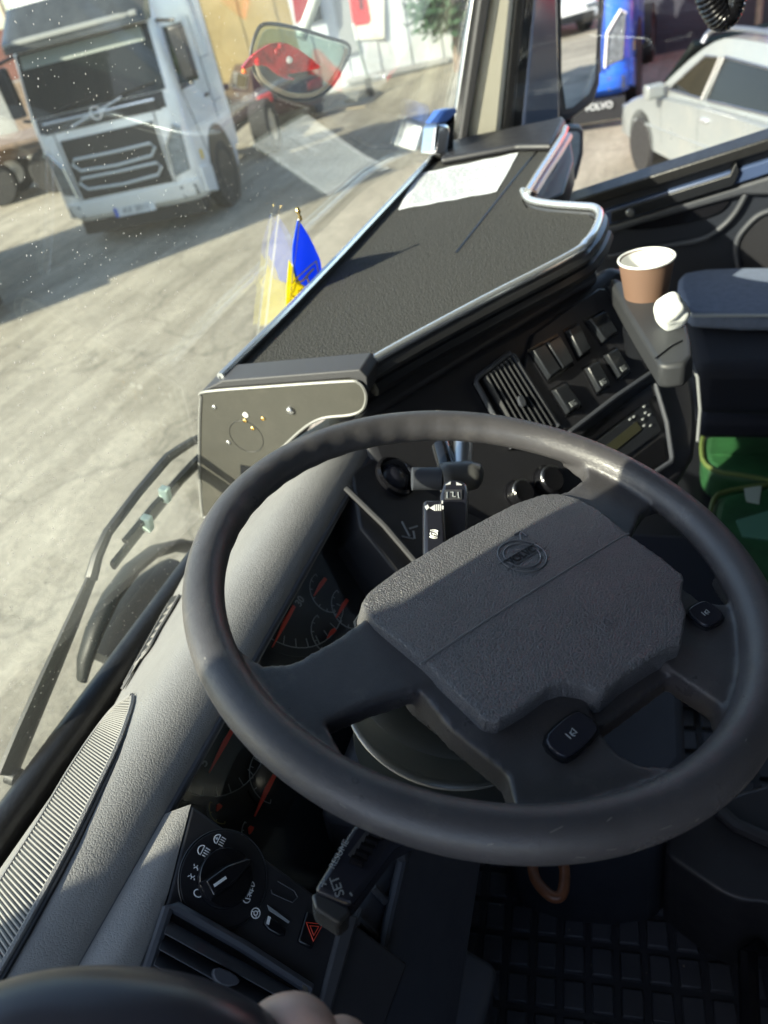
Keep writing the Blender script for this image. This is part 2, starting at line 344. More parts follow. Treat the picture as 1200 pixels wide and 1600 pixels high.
def lorry(name, label, o, front, paint, group=None, plate_txt=None, blue=False, zs=1.0):
    Ff = Vector((*front, 0)).normalized(); U = Vector((0, 0, 1)); Rr = U.cross(Ff)   # viewer facing the truck: +u to the right
    fr = F(o, Rr, U)                       # u right, v up, w = out of the front
    t = thing(name, label, 'truck', o, group)
    hw = 1.25
    def ring(z, back, w=hw, r=.3, depth=2.3, k=7):
        # plan outline at height z, front face at w=-back
        o_ = []
        for i in range(k + 1):
            a = R(90 * i / k); o_.append((w - r + r * math.cos(a), -back - r * .8 + r * .8 * math.sin(a)))
        for i in range(k + 1):
            a = R(90 + 90 * i / k); o_.append((-w + r + r * math.cos(a), -back - r * .8 + r * .8 * math.sin(a)))
        o_ += [(-w, -depth), (w, -depth)]
        return [fr.P(a, z, b) for a, b in o_]
    HS = [(.42, .16, 1.18), (.55, .03, 1.22), (.95, .02, 1.25), (1.5, .05, 1.25), (1.9, .08, 1.25), (2.05, .12, 1.25), (2.9, .34, 1.2), (3.1, .42, 1.18), (3.35, .6, 1.15), (3.62, .95, 1.05), (3.75, 1.3, .95)]
    def hz(z):
        for i in range(len(HS) - 1):
            a, b = HS[i], HS[i + 1]
            if a[0] <= z <= b[0]:
                k = (z - a[0]) / (b[0] - a[0]); return a[1] + (b[1] - a[1]) * k, a[2] + (b[2] - a[2]) * k
        return HS[-1][1:]
    MB().loft([ring(z, b, w) for z, b, w in HS]).build('cab', paint, t, smooth=True)
    def face(x, z, out=0):
        b, w = hz(z); ax = abs(x); r = .3; d = 0
        if ax > w - r: q = min(1, (ax - (w - r)) / r); d = r * .8 * (1 - math.sqrt(max(0, 1 - q * q)))
        return fr.P(x, z, -b - d + out)
    def patch(x0, x1, z0, z1, out=.012, nx=14, nz=5, taper=0, sk=0):
        rows = []
        for j in range(nz + 1):
            z = z0 + (z1 - z0) * j / nz; s_ = 1 - taper * j / nz
            rows.append([face((x0 + (x1 - x0) * i / nx) * s_, z, out) for i in range(nx + 1)])
        rb = [[p - fr.w * (out + .02) for p in r_] for r_ in rows]
        m = MB(); m.sheet(rows); m.sheet(rb)
        nn = nx + 1
        for a, b in ((0, nz),):
            pass
        for i in range(nx):
            for j in (0, nz):
                m.add([rows[j][i], rows[j][i + 1], rb[j][i + 1], rb[j][i]], [(0, 1, 2, 3)])
        for j in range(nz):
            for i in (0, nx):
                m.add([rows[j][i], rows[j + 1][i], rb[j + 1][i], rb[j][i]], [(0, 1, 2, 3)])
        return m
    patch(-1.13, 1.13, 2.02, 2.86, .012, 20, 5, .03).build('windscreen', dark_glass, t, smooth=True)
    sc = patch(-1.02, 1.02, 2.66, 2.84, .02, 16, 2, .02).build('sun_curtain', mat('pale curtain', (.2, .23, .21), .6), t, smooth=True)
    patch(-1.08, 1.08, 1.80, 2.01, .016, 20, 2).build('upper_grille', grille_m, t)
    bd = MB(); bd.tube([face(-.95, 1.93, .05), face(.0, 1.93, .05), face(.95, 1.93, .05)], .022, 8); bd.tube([face(-.5, 1.82, .05), face(.45, 2.05, .05)], .018, 8)
    bd.build('badge_bar', chrome, t)
    for wx in (-.75, .15):
        MB().tube([face(wx, 2.03, .04), face(wx + .35, 2.09, .05), face(wx + .85, 2.14, .045)], .012, 6).build('wiper', deep_plastic, t)
    for x_ in (-.84, .84): MB().tube([face(x_, .76, .02), face(x_, 1.25, .018), face(x_ * 1.02, 1.78, .016)], .008, 4).build('panel_gap', deep_plastic, t)
    MB().tube([face(x_, 1.79, .014) for x_ in (-1.0, -.5, 0, .5, 1.0)], .009, 4).build('panel_gap', deep_plastic, t)
    MB().lathe(F(face(-.02, 1.93, .06), fr.u, fr.v), (0, 0), [(.10, -.01), (.10, .012), (.075, .012), (.075, -.01)], 24, False).build('emblem', chrome, t)
    patch(-.8, .8, .78, 1.66, .014, 12, 6).build('grille', grille_m, t)
    gb = MB()
    for zb in (.9, 1.18):
        gb.tube([face(x, z, .05) for x, z in [(-.66, zb + .2), (0, zb + .19), (.66, zb + .2), (.72, zb + .13), (.62, zb + .03), (0, zb), (-.62, zb + .03), (-.72, zb + .13)]], .022, 8, True)
    gb.build('grille_bar', mat('grey bar', (.55, .57, .56), .35), t)
    bm = patch(-1.2, 1.2, .4, .74, .05, 24, 3); bm.build('bumper', paint, t, smooth=True)
    for s_ in (-1, 1):
        h = MB(); ps = [(.86, .84), (1.13, .9), (1.17, 1.5), (1.1, 1.56), (.9, 1.3)]
        rows = [face(s_ * a, b, .03) for a, b in ps]; rb = [face(s_ * a, b, -.05) for a, b in ps]
        h.add(rows + rb, [(0, 1, 2, 3, 4), (9, 8, 7, 6, 5)] + [(i, (i + 1) % 5, 5 + (i + 1) % 5, 5 + i) for i in range(5)])
        hl = h.build('headlight', lamp_m, t, bevel=.01)
        MB().tube([face(s_ * a, b, .05) for a, b in [(.86, .84), (.9, 1.3), (1.1, 1.56), (1.17, 1.5)]], .018, 6).build('lamp_trim', chrome if not blue else mat('pale trim', (.75, .72, .7), .3), hl)
        f_ = MB(); ps = [(.9, .5), (1.14, .52), (1.14, .68), (.9, .7)]
        rows = [face(s_ * a, b, .065) for a, b in ps]; rb = [face(s_ * a, b, -.03) for a, b in ps]
        f_.add(rows + rb, [(0, 1, 2, 3), (7, 6, 5, 4)] + [(i, (i + 1) % 4, 4 + (i + 1) % 4, 4 + i) for i in range(4)]); f_.build('fog_lamp', lamp_m, t)
        # side window, arch, wheel
        sf = F(fr.P(s_ * 1.252, 0, 0), fr.w * (-s_), fr.v) if s_ > 0 else F(fr.P(-1.252, 0, 0), fr.w, fr.v)
        k = -1 if s_ > 0 else 1
        sw = MB().prism(F(fr.P(s_ * 1.225, 0, 0), -fr.w * s_, fr.v), [(s_ * a, b) for a, b in ((.45, 2.0), (1.4, 1.95), (1.4, 2.75), (.62, 2.75))], -.03, .02 + .012)
        sw.build('side_window', dark_glass, t)
        wc = fr.P(s_ * 1.08, .5, -1.35)
        wf = F(wc, -fr.w * s_, fr.v)
        MB().cyl(F(fr.P(s_ * 1.2, .62, -1.35), -fr.w * s_, fr.v), (0, 0), .66, -.1, .062, 36).build('wheel_arch', deep_plastic, t)
        wheel(t, F(fr.P(s_ * 1.12, .52, -1.35), -fr.w * s_, fr.v), .52, .3)
        MB().prism(F(fr.P(s_ * 1.14, 0, 0), -fr.w * s_, fr.v), [(s_ * a, b) for a, b in ((.2, .5), (.68, .38), (.72, .8), (.2, .9))], 0, .12).build('step', paint, t, bevel=.02)
        m_ = MB().box(fr, s_ * 1.48 - .11, s_ * 1.48 + .11, 2.05, 2.75, -.5, -.34); mo = m_.build('mirror', deep_plastic if blue or s_ else paint, t, bevel=.04, seg=3)
        MB().tube([fr.P(s_ * 1.2, 2.85, -.5), fr.P(s_ * 1.48, 2.8, -.45)], .025, 8).build('bracket', deep_plastic, mo)
        MB().tube([fr.P(s_ * 1.2, 1.95, -.5), fr.P(s_ * 1.48, 2.0, -.45)], .025, 8).build('bracket', deep_plastic, mo)
        MB().tube([fr.P(s_ * 1.255, .95, -.75), fr.P(s_ * 1.255, 1.95, -.45)], .006, 4).build('door_seam', deep_plastic, t)
        MB().tube([fr.P(s_ * 1.255, 1.3, -1.75), fr.P(s_ * 1.255, 2.8, -1.75)], .006, 4).build('door_seam', deep_plastic, t)
        for zc_ in (1.15, 1.55, 2.2): MB().tube([fr.P(s_ * 1.256, zc_, -1.8), fr.P(s_ * 1.256, zc_, -2.28)], .008, 4).build('panel_crease', mat('crease grey', (.3, .32, .33), .5), t)
        MB().box(F(fr.P(s_ * 1.25, 1.7, -1.5), -fr.w * s_, fr.v), -.1, .1, -.02, .02, 0, .03).build('door_handle', deep_plastic, t)
        MB().box(F(fr.P(s_ * 1.25, 1.02, -.42), -fr.w * s_, fr.v), -.05, .05, -.07, .07, -.01, .012).build('marker_sticker', mat('yellow sticker', (.75, .5, .05), .5), t)
    # sun visor
    vs = MB(); rr = []
    for i in range(13):
        x = -1.16 + 2.32 * i / 12
        a = face(x, 2.90, .0); b_ = face(x, 3.42, .0)
        rr.append([a, a + fr.w * .26 + Vector((0, 0, -.02)), a + fr.w * .24 + Vector((0, 0, .12)), b_ + fr.w * .16, b_])
    vs.loft(rr).build('sun_visor', mat('smoked visor', (.035, .04, .042), .2, vary=.3, vscale=6), t, bevel=.01)
    MB().tube([face(x, 3.0, .285) for x in (-1.08, -.5, 0, .5, 1.08)], .04, 6).build('visor_stripe', mat('pale stripe', (.22, .23, .22), .5), t)
    pl = MB().box(F(face(-.0, .5, .07), fr.u, fr.v), -.36, .36, -.075, .075, -.02, .012).build('number_plate', mat('plate white', (.65, .67, .68), .4), t)
    pf = F(face(-.0, .5, .085), fr.u, fr.v)
    MB().box(pf, -.36, -.3, -.07, .07, -.004, .002).build('plate_band', mat('plate blue', (.03, .1, .5), .4), pl)
    if plate_txt: T(plate_txt, pf, (.03, 0), .13, 0, deep_plastic, pl, w=.004)
    if not blue:
        for dx in (.86,):
            MB().tube([fr.P(s, 3.3, -.5) for s in (-.2, .2)], .05).build('horn', chrome, t)
    # chassis and the body of the unit behind the cab
    MB().box(fr, -.45, .45, .55, .85, -7, -1.2).build('chassis', deep_plastic, t)
    for s_ in (-1, 1): wheel(t, F(fr.P(s_ * 1.05, .52, -5.2), -fr.w * s_, fr.v), .52, .4)
    for s_ in (-1, 1): MB().prism(F(fr.P(s_ * 1.2, 0, 0), -fr.w * s_, fr.v), [(s_ * a, b) for a, b in ((2.25, .75), (2.5, .75), (2.6, 3.4), (2.4, 3.72), (2.25, 3.72))], 0, .045).build('side_deflector', paint, t, bevel=.01)
    # low skirt below the bumper
    MB().box(fr, -1.1, 1.1, .2, .42, -.5, -.2).build('air_dam', deep_plastic, t)
    return t, fr, face

wt, wfr, wface = lorry('white_tractor_unit', 'white truck', (10.05, 8.3, 0), (-.975, -.22), wp, plate_txt='AX 5011')
wt['label'] = 'white high roof truck with black grille and sunlit left corner, facing the windscreen'
bt, bfr, bface = lorry('blue_tractor_unit', 'blue truck front with clear headlamp, showing between the wing mirror and the silver car', (13.3, 2.03, 0), (-1, .02), bp_, blue=True)
T('VOLVO', F((12.95, 1.55, .3), bfr.u, bfr.v), (.30, .07), .13, 0, dim_print, bt, 'front_lettering', w=0, bold=.006, ext=.004)
MB().box(F((12.99, 1.55, .3), bfr.u, bfr.v), -.85, .7, -.16, .16, -.04, -.008).build('mud_flap', deep_plastic, bt)

# trailer behind the white cab
def box_body(name, label, cat, o, front, L_, hw, z0, z1, m, wheels=((1.2,), .5), wm=None, group=None):
    Ff = Vector((*front, 0)).normalized(); fr = F(o, Vector((0, 0, 1)).cross(Ff), (0, 0, 1)); t = thing(name, label, cat, o, group)
    MB().box(fr, -hw, hw, z0, z1, -L_, 0).build('box_body', m, t, bevel=.04)
    r = MB()
    for a in (-hw, hw):
        for b in (z0, z1): r.box(fr, a - .03, a + .03, b - .04, b + .04, -L_ - .01, .01)
        for k in range(int(L_ / .6)): r.box(fr, a - .006, a + .006, z0 + .05, z1 - .05, -.3 - k * .6, -.27 - k * .6)
    r.build('corner_rail', satin, t)
    MB().box(fr, -hw * .4, hw * .4, .6, z0, -L_, -.1).build('chassis', deep_plastic, t)
    for k in wheels[0]:
        for s_ in (-1, 1): wheel(t, F(fr.P(s_ * (hw - .18), wheels[1], -k), -fr.w * s_, fr.v), wheels[1], .3)
    return t, fr
# tall white vehicle at the left edge (its shadow lies across the yard)
p_ = SUN_AZ * -1; q_ = Vector((.64, .77, 0)).normalized()
def pq(p, q): return p_ * p + q_ * q
vo = pq(-1.3, 11.35)
vt, vf = box_body('white_box_van', 'white box van at the left edge of the view, only one bumper corner showing', 'van', vo, (-q_.x, -q_.y), 4.35, 1.25, .9, 4.1, wp, ((.9, 4.0), .45))
vt.location  # kept
MB().prism(vf, rrect(-1.22, 1.22, .42, .95, .1), -.5, .28).build('bumper', wp, vt, bevel=.05, seg=3)
MB().box(vf, -1.0, 1.0, 1.6, 2.5, -.02, .03).build('windscreen', dark_glass, vt)

# the trailer our own cab pulls: seen only in the wing mirror
_t, _f = box_body('own_trailer', 'long grey trailer coupled behind the cab, seen only in the wing mirror', 'trailer', Vector((.42, -2.3, 0)), (0, 1), 11, 1.25, 1.15, 3.75, mat('dark trailer side', (.10, .12, .16), .5), ((8.2, 9.5), .5))
# ---- cars
def car(name, label, o, heading, paint, L_=4.4, hw=.88, h=1.55, rails=True, group=None, tail=True):
    hd = Vector((*heading, 0)).normalized(); lf = Vector((0, 0, 1)).cross(hd)      # lf = its left side
    fr = F(o, hd, (0, 0, 1))         # u forward, v up, w = to its right ; origin rear-centre on the ground? -> centre
    t = thing(name, label, 'car', o, group)
    k = h / 1.55; a = L_ / 2
    low = [(-a, .45), (-a + .03, .85), (-a + .1, 1.0), (-.3 - a * .3, 1.0 * k), (a - 1.25, .96 * k), (a - .45, .84 * k), (a - .08, .68 * k), (a, .5), (a - .04, .28), (-a + .05, .28)]
    low = smooth_poly(low, 2)
    wv = [(-hw + .06, .04), (-hw, .0), (hw, .0), (hw - .06, .04)]
    def sec(pts, w): return [fr.P(x, z, w) for x, z in pts]
    def shrink(pts, d):
        cx = sum(p[0] for p in pts) / len(pts); cz = sum(p[1] for p in pts) / len(pts)
        return [(cx + (p[0] - cx) * (1 - d), cz + (p[1] - cz) * (1 - d * 1.6)) for p in pts]
    MB().loft([sec(shrink(low, .06), -hw), sec(shrink(low, .02), -hw + .05), sec(low, -hw + .16), sec(low, hw - .16), sec(shrink(low, .02), hw - .05), sec(shrink(low, .06), hw)]).build('body', paint, t, smooth=True)
    gh = smooth_poly([(-a + .25, .95 * k), (-a + .55, 1.38 * k), (-a + .95, h - .04), (-.3, h), (.35, h - .03), (a - 1.15, .97 * k), (a - 1.2, .9), (-a + .3, .9)], 2)
    top = lambda d: [fr.P(x, z, d * (hw - .04 - max(0, (z - .95)) * .36)) for x, z in gh]
    MB().loft([top(-1), top(-.9), top(.9), top(1)]).build('roof_shell', paint, t, smooth=True)
    for s_ in (-1, 1):
        def pt(x, z, e=.012): return fr.P(x, z, s_ * (hw - .04 - max(0, (z - .95)) * .36 + e))
        for nm, ps in (('front_window', [(a - 1.5, 1.02), (.12, 1.02), (.05, h - .17), (.35, h - .18), (a - 1.75, 1.2)]), ('rear_window', [(.02, 1.02), (-a + .95, 1.05), (-a + .8, 1.22), (-a + 1.05, h - .2), (-.05, h - .16)])):
            ps = [(x, z * k if z < 1.2 else z) for x, z in ps]
            n = len(ps); m = MB(); m.add([pt(*p) for p in ps] + [pt(*p, -.03) for p in ps], [tuple(range(n)), tuple(range(n, 2 * n))[::-1]] + [(i, (i + 1) % n, n + (i + 1) % n, n + i) for i in range(n)])
            m.build(nm, mat('car window reflecting yard', (.012, .013, .012), .05, spec=.35), t, bevel=.01)
            MB().tube([pt(*p, .014) for p in ps], .014, 6, True).build('window_frame', paint if nm == 'x' else satin, t)
        if rails:
            MB().tube(curve([pt(.55, h - .08, .0), pt(.45, h + .03, -.04), pt(-.3, h + .06, -.05), pt(-a + 1.1, h + .02, -.05), pt(-a + .9, h - .08, -.03)], 5), .028, 8).build('roof_rail', satin, t, smooth=True)
        for x in (.0, -a + 1.15):
            MB().box(F(fr.P(x - .1, .86 * k, s_ * hw), fr.u * s_ * -1, fr.v), -.08, .08, -.018, .018, -.03, .03).build('door_handle', chrome, t, bevel=.01)
        for x in (a - .82, -a + .78):
            MB().cyl(F(fr.P(x, .36, s_ * (hw - .1)), fr.u * -s_, fr.v), (0, 0), .39, -.1, .102, 30).build('wheel_arch', deep_plastic, t)
            wheel(t, F(fr.P(x, .33, s_ * (hw - .09)), fr.u * -s_, fr.v), .33, .22)
        MB().tube([fr.P(.08, .42, s_ * (hw - .005)), fr.P(.07, .93 * k, s_ * (hw - .005))], .007, 4).build('door_seam', deep_plastic, t); MB().tube([fr.P(a - 1.45, .45, s_ * (hw - .005)), fr.P(a - 1.4, .9 * k, s_ * (hw - .005))], .007, 4).build('door_seam', deep_plastic, t); MB().tube([fr.P(-a + 1.35, .5, s_ * (hw - .005)), fr.P(-a + .95, .93 * k, s_ * (hw - .005))], .007, 4).build('door_seam', deep_plastic, t); MB().tube([fr.P(-a + .6, .62, s_ * (hw - .0)), fr.P(a - .6, .60, s_ * (hw - .0))], .016, 6).build('side_moulding', sp_ if paint == sp_ else rubber, t)
        MB().prism(F(fr.P(a - 1.45, 1.02 * k, s_ * (hw + .1)), fr.u, fr.v), rrect(-.06, .09, -.07, .09, .04), -.1, .1).build('wing_mirror', paint, t, bevel=.02, seg=3)
        MB().box(F(fr.P(a - .12, .62 * k, s_ * (hw - .25)), Vector((0, 0, 1)).cross(fr.u), fr.v), -.2, .2, -.09, .08, -.06, .09).build('headlight', lamp_m, t, bevel=.03)
        tl = MB().prism(F(fr.P(-a + .06, .8 * k, s_ * (hw - .2)), Vector((0, 0, 1)).cross(-fr.u), fr.v), [(-.2, -.08), (.2, -.1), (.22, .14), (-.15, .1)], -.05, .06).build('tail_light', tail_m, t, bevel=.03)
    wsf = F(fr.P(a - 1.42, 1.24 * k, 0), fr.w, (fr.u * -.55 + Vector((0, 0, .5)) * k))
    MB().prism(wsf, [(-hw + .14, -.3), (hw - .14, -.3), (hw - .26, .3), (-hw + .26, .3)], -.03, .03).build('windscreen', dark_glass, t)
    MB().box(F(fr.P(a, .42, 0), Vector((0, 0, 1)).cross(fr.u), fr.v), -.6, .6, -.07, .1, -.03, .02).build('lower_grille', grille_m, t)
    return t
hd = Vector((.905, .425, 0)).normalized(); lfv = Vector((-hd.y, hd.x, 0))
flc = Vector((11.2, .82, 0))                 # front left corner of the silver car
car('silver_estate_car', 'pale silver estate car with roof rails outside the passenger window', flc - hd * 2.45 - lfv * .88, hd[:2], sp_, 4.9, .88, 1.58)
car('red_hatchback', 'red car beyond the silver car in the top right corner', (12.3, -2.9, 0), (.87, .49), rp, 4.2, .85, 1.5, False)
car('dark_red_saloon', 'dark car with red tail lamps parked behind the white truck', (19.5, 10.3, 0), (.75, .65), mat('dark maroon paint', (.03, .008, .008), .3, coat=.5), 4.3, .85, 1.45, False)
# vehicles and buildings behind, seen in the wing mirrors
car('white_hatchback', 'white hatchback standing behind the truck, seen in the wing mirror', (3.5, -24, 0), (.4, 1), wp, 4.0, .84, 1.5, False)
_rc = car('small_red_car', 'small red car next to the white hatchback in the wing mirror', (6.1, -25, 0), (.4, 1), rp, 4.0, .84, 1.5, False)
MB().box(G, -6, 20, -36, -35.6, 0, 3.2).build('rear_wall', mat('sand wall', (.5, .45, .36), .9, .3, 3, vary=.2, vscale=.6)); tag(bpy.data.objects['rear_wall'], 'long sand coloured wall closing the yard behind the truck', 'wall')

# ---- buildings and fences round the yard
clad = mat('tan cladding', (.27, .205, .09), .8, .3, 6, vary=.2, vscale=.8)
def slab_building(name, label, cat, p0, p1, h, depth, m, rib=0, ribm=None):
    p0 = Vector((*p0, 0)); p1 = Vector((*p1, 0)); u = (p1 - p0).normalized(); L_ = (p1 - p0).length
    fr = F(p0, u, (0, 0, 1)); t = thing(name, label, cat, (p0 + p1) / 2)
    if fr.w.dot(CAM - p0) < 0: d0, d1, s_ = 0, depth, -1
    else: d0, d1, s_ = -depth, 0, 1
    MB().box(fr, 0, L_, 0, h, d0, d1).build('wall', m, t)
    if rib:
        r = MB(); k = 0
        while k * rib < L_: r.box(fr, k * rib, k * rib + rib * .45, .05, h - .05, (0 if s_ > 0 else -.03), (.03 if s_ > 0 else 0)); k += 1
        r.build('cladding_rib', ribm or m, t)
    return t, fr, s_, L_
slab_building('tan_warehouse', 'tan clad warehouse wall standing behind the white truck', 'building', (24, 19), (27.5, 10.5), 9, 6, clad, 1.2)
wb, wbf, wbs, wbl = slab_building('white_cabin', 'long white cabin building with a sunlit doorway panel beyond the mirror', 'building', (22.2, 10.4), (23.7, 6.3), 5.5, 4, mat('white cabin panel', (.62, .66, .68), .6, .1, 20, vary=.08, vscale=1), .9)
def onwall(name, poly, w0, w1, m, parent, bevel=0): return MB().prism(wbf, wbf.ons(poly), w0, w1).build(name, m, parent, bevel=bevel)
sg = -1 if wbs < 0 else 1
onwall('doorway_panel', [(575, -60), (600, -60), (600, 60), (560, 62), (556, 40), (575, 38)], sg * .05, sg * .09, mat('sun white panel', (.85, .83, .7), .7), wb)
onwall('window', [(470, 0), (498, -5), (505, 30), (478, 36)], sg * .05, sg * .1, dark_glass, wb)
onwall('door', [(520, 0), (545, -6), (560, 80), (536, 86)], sg * .05, sg * .09, mat('grey door', (.35, .37, .37), .6), wb)
onwall('base_strip', [(540, 122), (700, 88), (701, 96), (541, 130)], sg * .04, sg * .1, mat('cabin plinth', (.4, .41, .42), .7), wb)
slab_building('brick_shed', 'dark red brick shed roofline at the top left corner', 'building', (27, 36), (31, 24), 3.6, 5, mat('old brick', (.13, .055, .045), .9, .5, 8, vary=.3, vscale=3))
slab_building('slatted_fence', 'grey horizontal slat fence beyond the parked flatbed trailer', 'fence', (21.5, 27), (24.5, 19.0), 2.0, .12, mat('weathered slat', (.2, .205, .2), .8, .3, 6, vary=.3, vscale=3, stretch=(.2, .2, 6)), 2.4, steel)
slab_building('black_shed', 'dark grey clad shed wall between the blue truck and the red lorry', 'building', (18.8, 3.2), (19.2, -1.6), 7.5, 6, mat('dark sheet', (.035, .038, .05), .6, .4, 5, vary=.3, vscale=1.5, stretch=(.3, .3, 3)))
# red lorry, top right
rl, rlf = box_body('red_lorry', 'bright red lorry body in the top right corner behind the silver car', 'lorry', (16.2, -2.9, 0), (-1, .1), 6, 1.3, .9, 4.2, rp, ((.9, 4.4), .5))
MB().box(rlf, -.4, .5, 2.0, 2.7, -.02, .05).build('white_sign', mat('white sign', (.8, .8, .8), .4), rl)
for i, yy in enumerate((-1.35, -1.1)):
    q = MB().cyl(F((15.6, yy, 0), (1, 0, 0), (0, 1, 0)), (0, 0), .055, 0, 3.4, 12).build('gate_post', steel if i else mat('blue post', (.05, .08, .3), .5)); tag(q, ('blue' if not i else 'rusty') + ' steel post standing beside the red lorry', 'post')
# parked flatbed trailer at the left
fo = Vector((15.2, 14.9, 0)); tt = thing('flatbed_trailer', 'low flatbed trailer frame on black wheels at the left, landing leg down', 'trailer', fo)
ff = F(fo, (-.45, .9, 0), (0, 0, 1))
MB().box(ff, -1.3, 7, 1.05, 1.18, -.5, .5).box(ff, -1.3, 7, .85, 1.0, -.45, -.35).box(ff, -1.3, 7, .85, 1.0, .35, .45).build('deck_frame', steel, tt)
for a in (-.6, .75): 
    for s_ in (-1, 1): wheel(tt, F(ff.P(a, .48, s_ * .75), ff.u * -s_, ff.v), .48, .3)
MB().tube([ff.P(2.6, .95, .45), ff.P(2.75, .05, .55)], .06, 8).box(ff, 2.6, 2.9, .0, .06, .4, .7).build('landing_leg', steel, tt)
MB().box(ff, -1.2, 7, 1.18, 1.26, -1.2, 1.2).build('deck', steel, tt)
# leaning pipe pole
pb = zpt(30, 205, .0); 
q = MB().tube([zpt(62, 150, .2), Vector(zpt(30, 75, 1.7)) * 1, Vector(zpt(0, 8, 2.9))], .05, 8)
pf_ = F((17.5, 17.0, 0), (.7, -.7, 0), (0, 0, 1))
q = MB().tube([pf_.X(86, 235), pf_.X(52, 145), pf_.X(8, 25), pf_.X(-25, -60)], .06, 8).build('leaning_pole', mat('worn pole', (.4, .32, .24), .6, vary=.3, vscale=4)); tag(q, 'thin leaning pole left of the white truck', 'pole')
# red box on a post
sf_ = F((20.5, 7.9, 0), (.4, -.9, 0), (0, 0, 1))
st_ = thing('red_sign', 'bright red square-ended sign on a pale post before the white cabin', 'sign', sf_.P(0, 0, 0))
MB().prism(sf_, sf_.ons([(543, -20), (571, -20), (580, 32), (576, 38), (555, 41), (551, 34)]), 0, .08).build('red_board', rp, st_, bevel=.03)
MB().prism(sf_, sf_.ons([(558, -20), (564, -20), (567, 14), (562, 15)]), .08, .09).build('slot', mat('slot dark', (.15, .01, .01), .6), st_)
MB().tube([sf_.X(552, 36, .04), sf_.X(558, 62, .04)], .035, 8).build('post_collar', white_rod, st_)
MB().tube([sf_.X(558, 62, .04), sf_.X(576, 125, .04)], .045, 8).build('post', mat('grey green post', (.2, .24, .22), .6), st_)
MB().tube([sf_.X(574, 122, .04), sf_.X(582, 165, .04)], .1, 10).build('post_foot', deep_plastic, st_)
q = MB().prism(F((21.6, 10.6, 0), (.4, -.9, 0), (0, 0, 1)), F((21.6, 10.6, 0), (.4, -.9, 0), (0, 0, 1)).ons([(452, -30), (484, -30), (486, 18), (462, 38)]), 0, .1).build('hanging_red_box', mat('dark red sheet', (.35, .015, .02), .5)); tag(q, 'darker red panel fixed left of the bright red sign', 'panel')
# timber scraps lying in the sun
for i, (a, b, wd) in enumerate((((487, 182), (560, 160), .12), ((548, 158), (575, 146), .25), ((500, 176), (572, 166), .05))):
    pa = zpt(*a, .04); pb2 = zpt(*b, .04); q = MB().tube([pa, (pa + pb2) / 2, pb2], wd, 6, flat=.3, up=(0, 0, 1)).build('timber_scrap', mat('pale timber', (.5, .42, .28), .8, vary=.2, vscale=10))
    tag(q, ['longest pale board lying on the ground beyond the windscreen', 'short wide pale board end lying nearest the red sign post', 'thin pale lath lying beside the long board'][i], 'board', 'boards lying in the yard')
# green bush
def crown(name, label, ctr, rad, n=1600, leaf=.14, col=(.035, .085, .04)):
    t = thing(name, label, 'tree', (ctr[0], ctr[1], 0))
    m = MB()
    lobes = [Vector(ctr) + Vector((random.uniform(-.5, .5) * rad, random.uniform(-.5, .5) * rad, random.uniform(-.5, .5) * rad)) for _ in range(9)]
    for _ in range(n):
        l = random.choice(lobes); d = Vector((random.gauss(0, 1), random.gauss(0, 1), random.gauss(0, 1))).normalized() * rad * .62 * random.uniform(.4, 1)
        p = l + d; a = Vector((random.gauss(0, 1), random.gauss(0, 1), random.gauss(0, 1))).normalized(); b = a.orthogonal().normalized(); q = leaf * random.uniform(.5, 1.3)
        m.add([p - a * q, p + b * q * .5, p + a * q, p - b * q * .5], [(0, 1, 2, 3)])
    m.build('crown', mat('leaf green ' + name, col, .6, vary=.4, vscale=2), t)
    MB().tube([Vector((ctr[0], ctr[1], 0)), Vector((ctr[0] + .1, ctr[1], ctr[2] * .5)), Vector((ctr[0], ctr[1] + .1, ctr[2]))], [.18, .12, .05], 8).build('trunk', steel, t)
crown('round_bush', 'round dark green tree at the right end of the white cabin', (21.9, 5.75, 2.0), 1.3)
crown('far_tree', 'far green treetop above the brick shed at the top left', (34, 34, 4.0), 2.5, 1200, .25)
# ============================================================ THE CAB
# windscreen: plane through (y .46, z -.02), leaning back 15 degrees, curving back at both sides
TI = R(17)
def glass_pt(x, s, out=0):
    # s: distance up the glass from z=-.02
    bend = -.06 * max(0, (abs(x - .42) - .62) / .6) ** 2
    return c(x, .485 + bend - math.sin(TI) * s + math.cos(TI) * out, -.02 + math.cos(TI) * s + math.sin(TI) * out)
GF = F(c(0, .485, -.02), (1, 0, 0), (0, -math.sin(TI), math.cos(TI)))     # w points out of the cab? -> towards -y side
GO = -1                                                                # outside is -w
ws = thing('windscreen', 'large dusty windscreen of the cab with faint reflections of the shelf', 'windscreen', c(.42, .5, -.24))
rows_i = [[glass_pt(-.80 + 2.47 * i / 40, -.288 + 1.24 * j / 10) for i in range(41)] for j in range(11)]
rows_o = [[glass_pt(-.80 + 2.47 * i / 40, -.288 + 1.24 * j / 10, .006) for i in range(41)] for j in range(11)]
m = MB().sheet(rows_i).sheet(rows_o); m.build('pane', wind_glass, ws, smooth=True)
MB().tube([glass_pt(-.80 + 2.4 * i / 30, -.280, -.014) for i in range(31)], .023, 12, flat=1).build('lower_seal', rubber, ws, smooth=True)
MB().tube([glass_pt(-.80 + 2.47 * i / 30, -.292, .008) for i in range(31)], .007, 8).build('outer_gasket', gloss_black, ws, smooth=True)

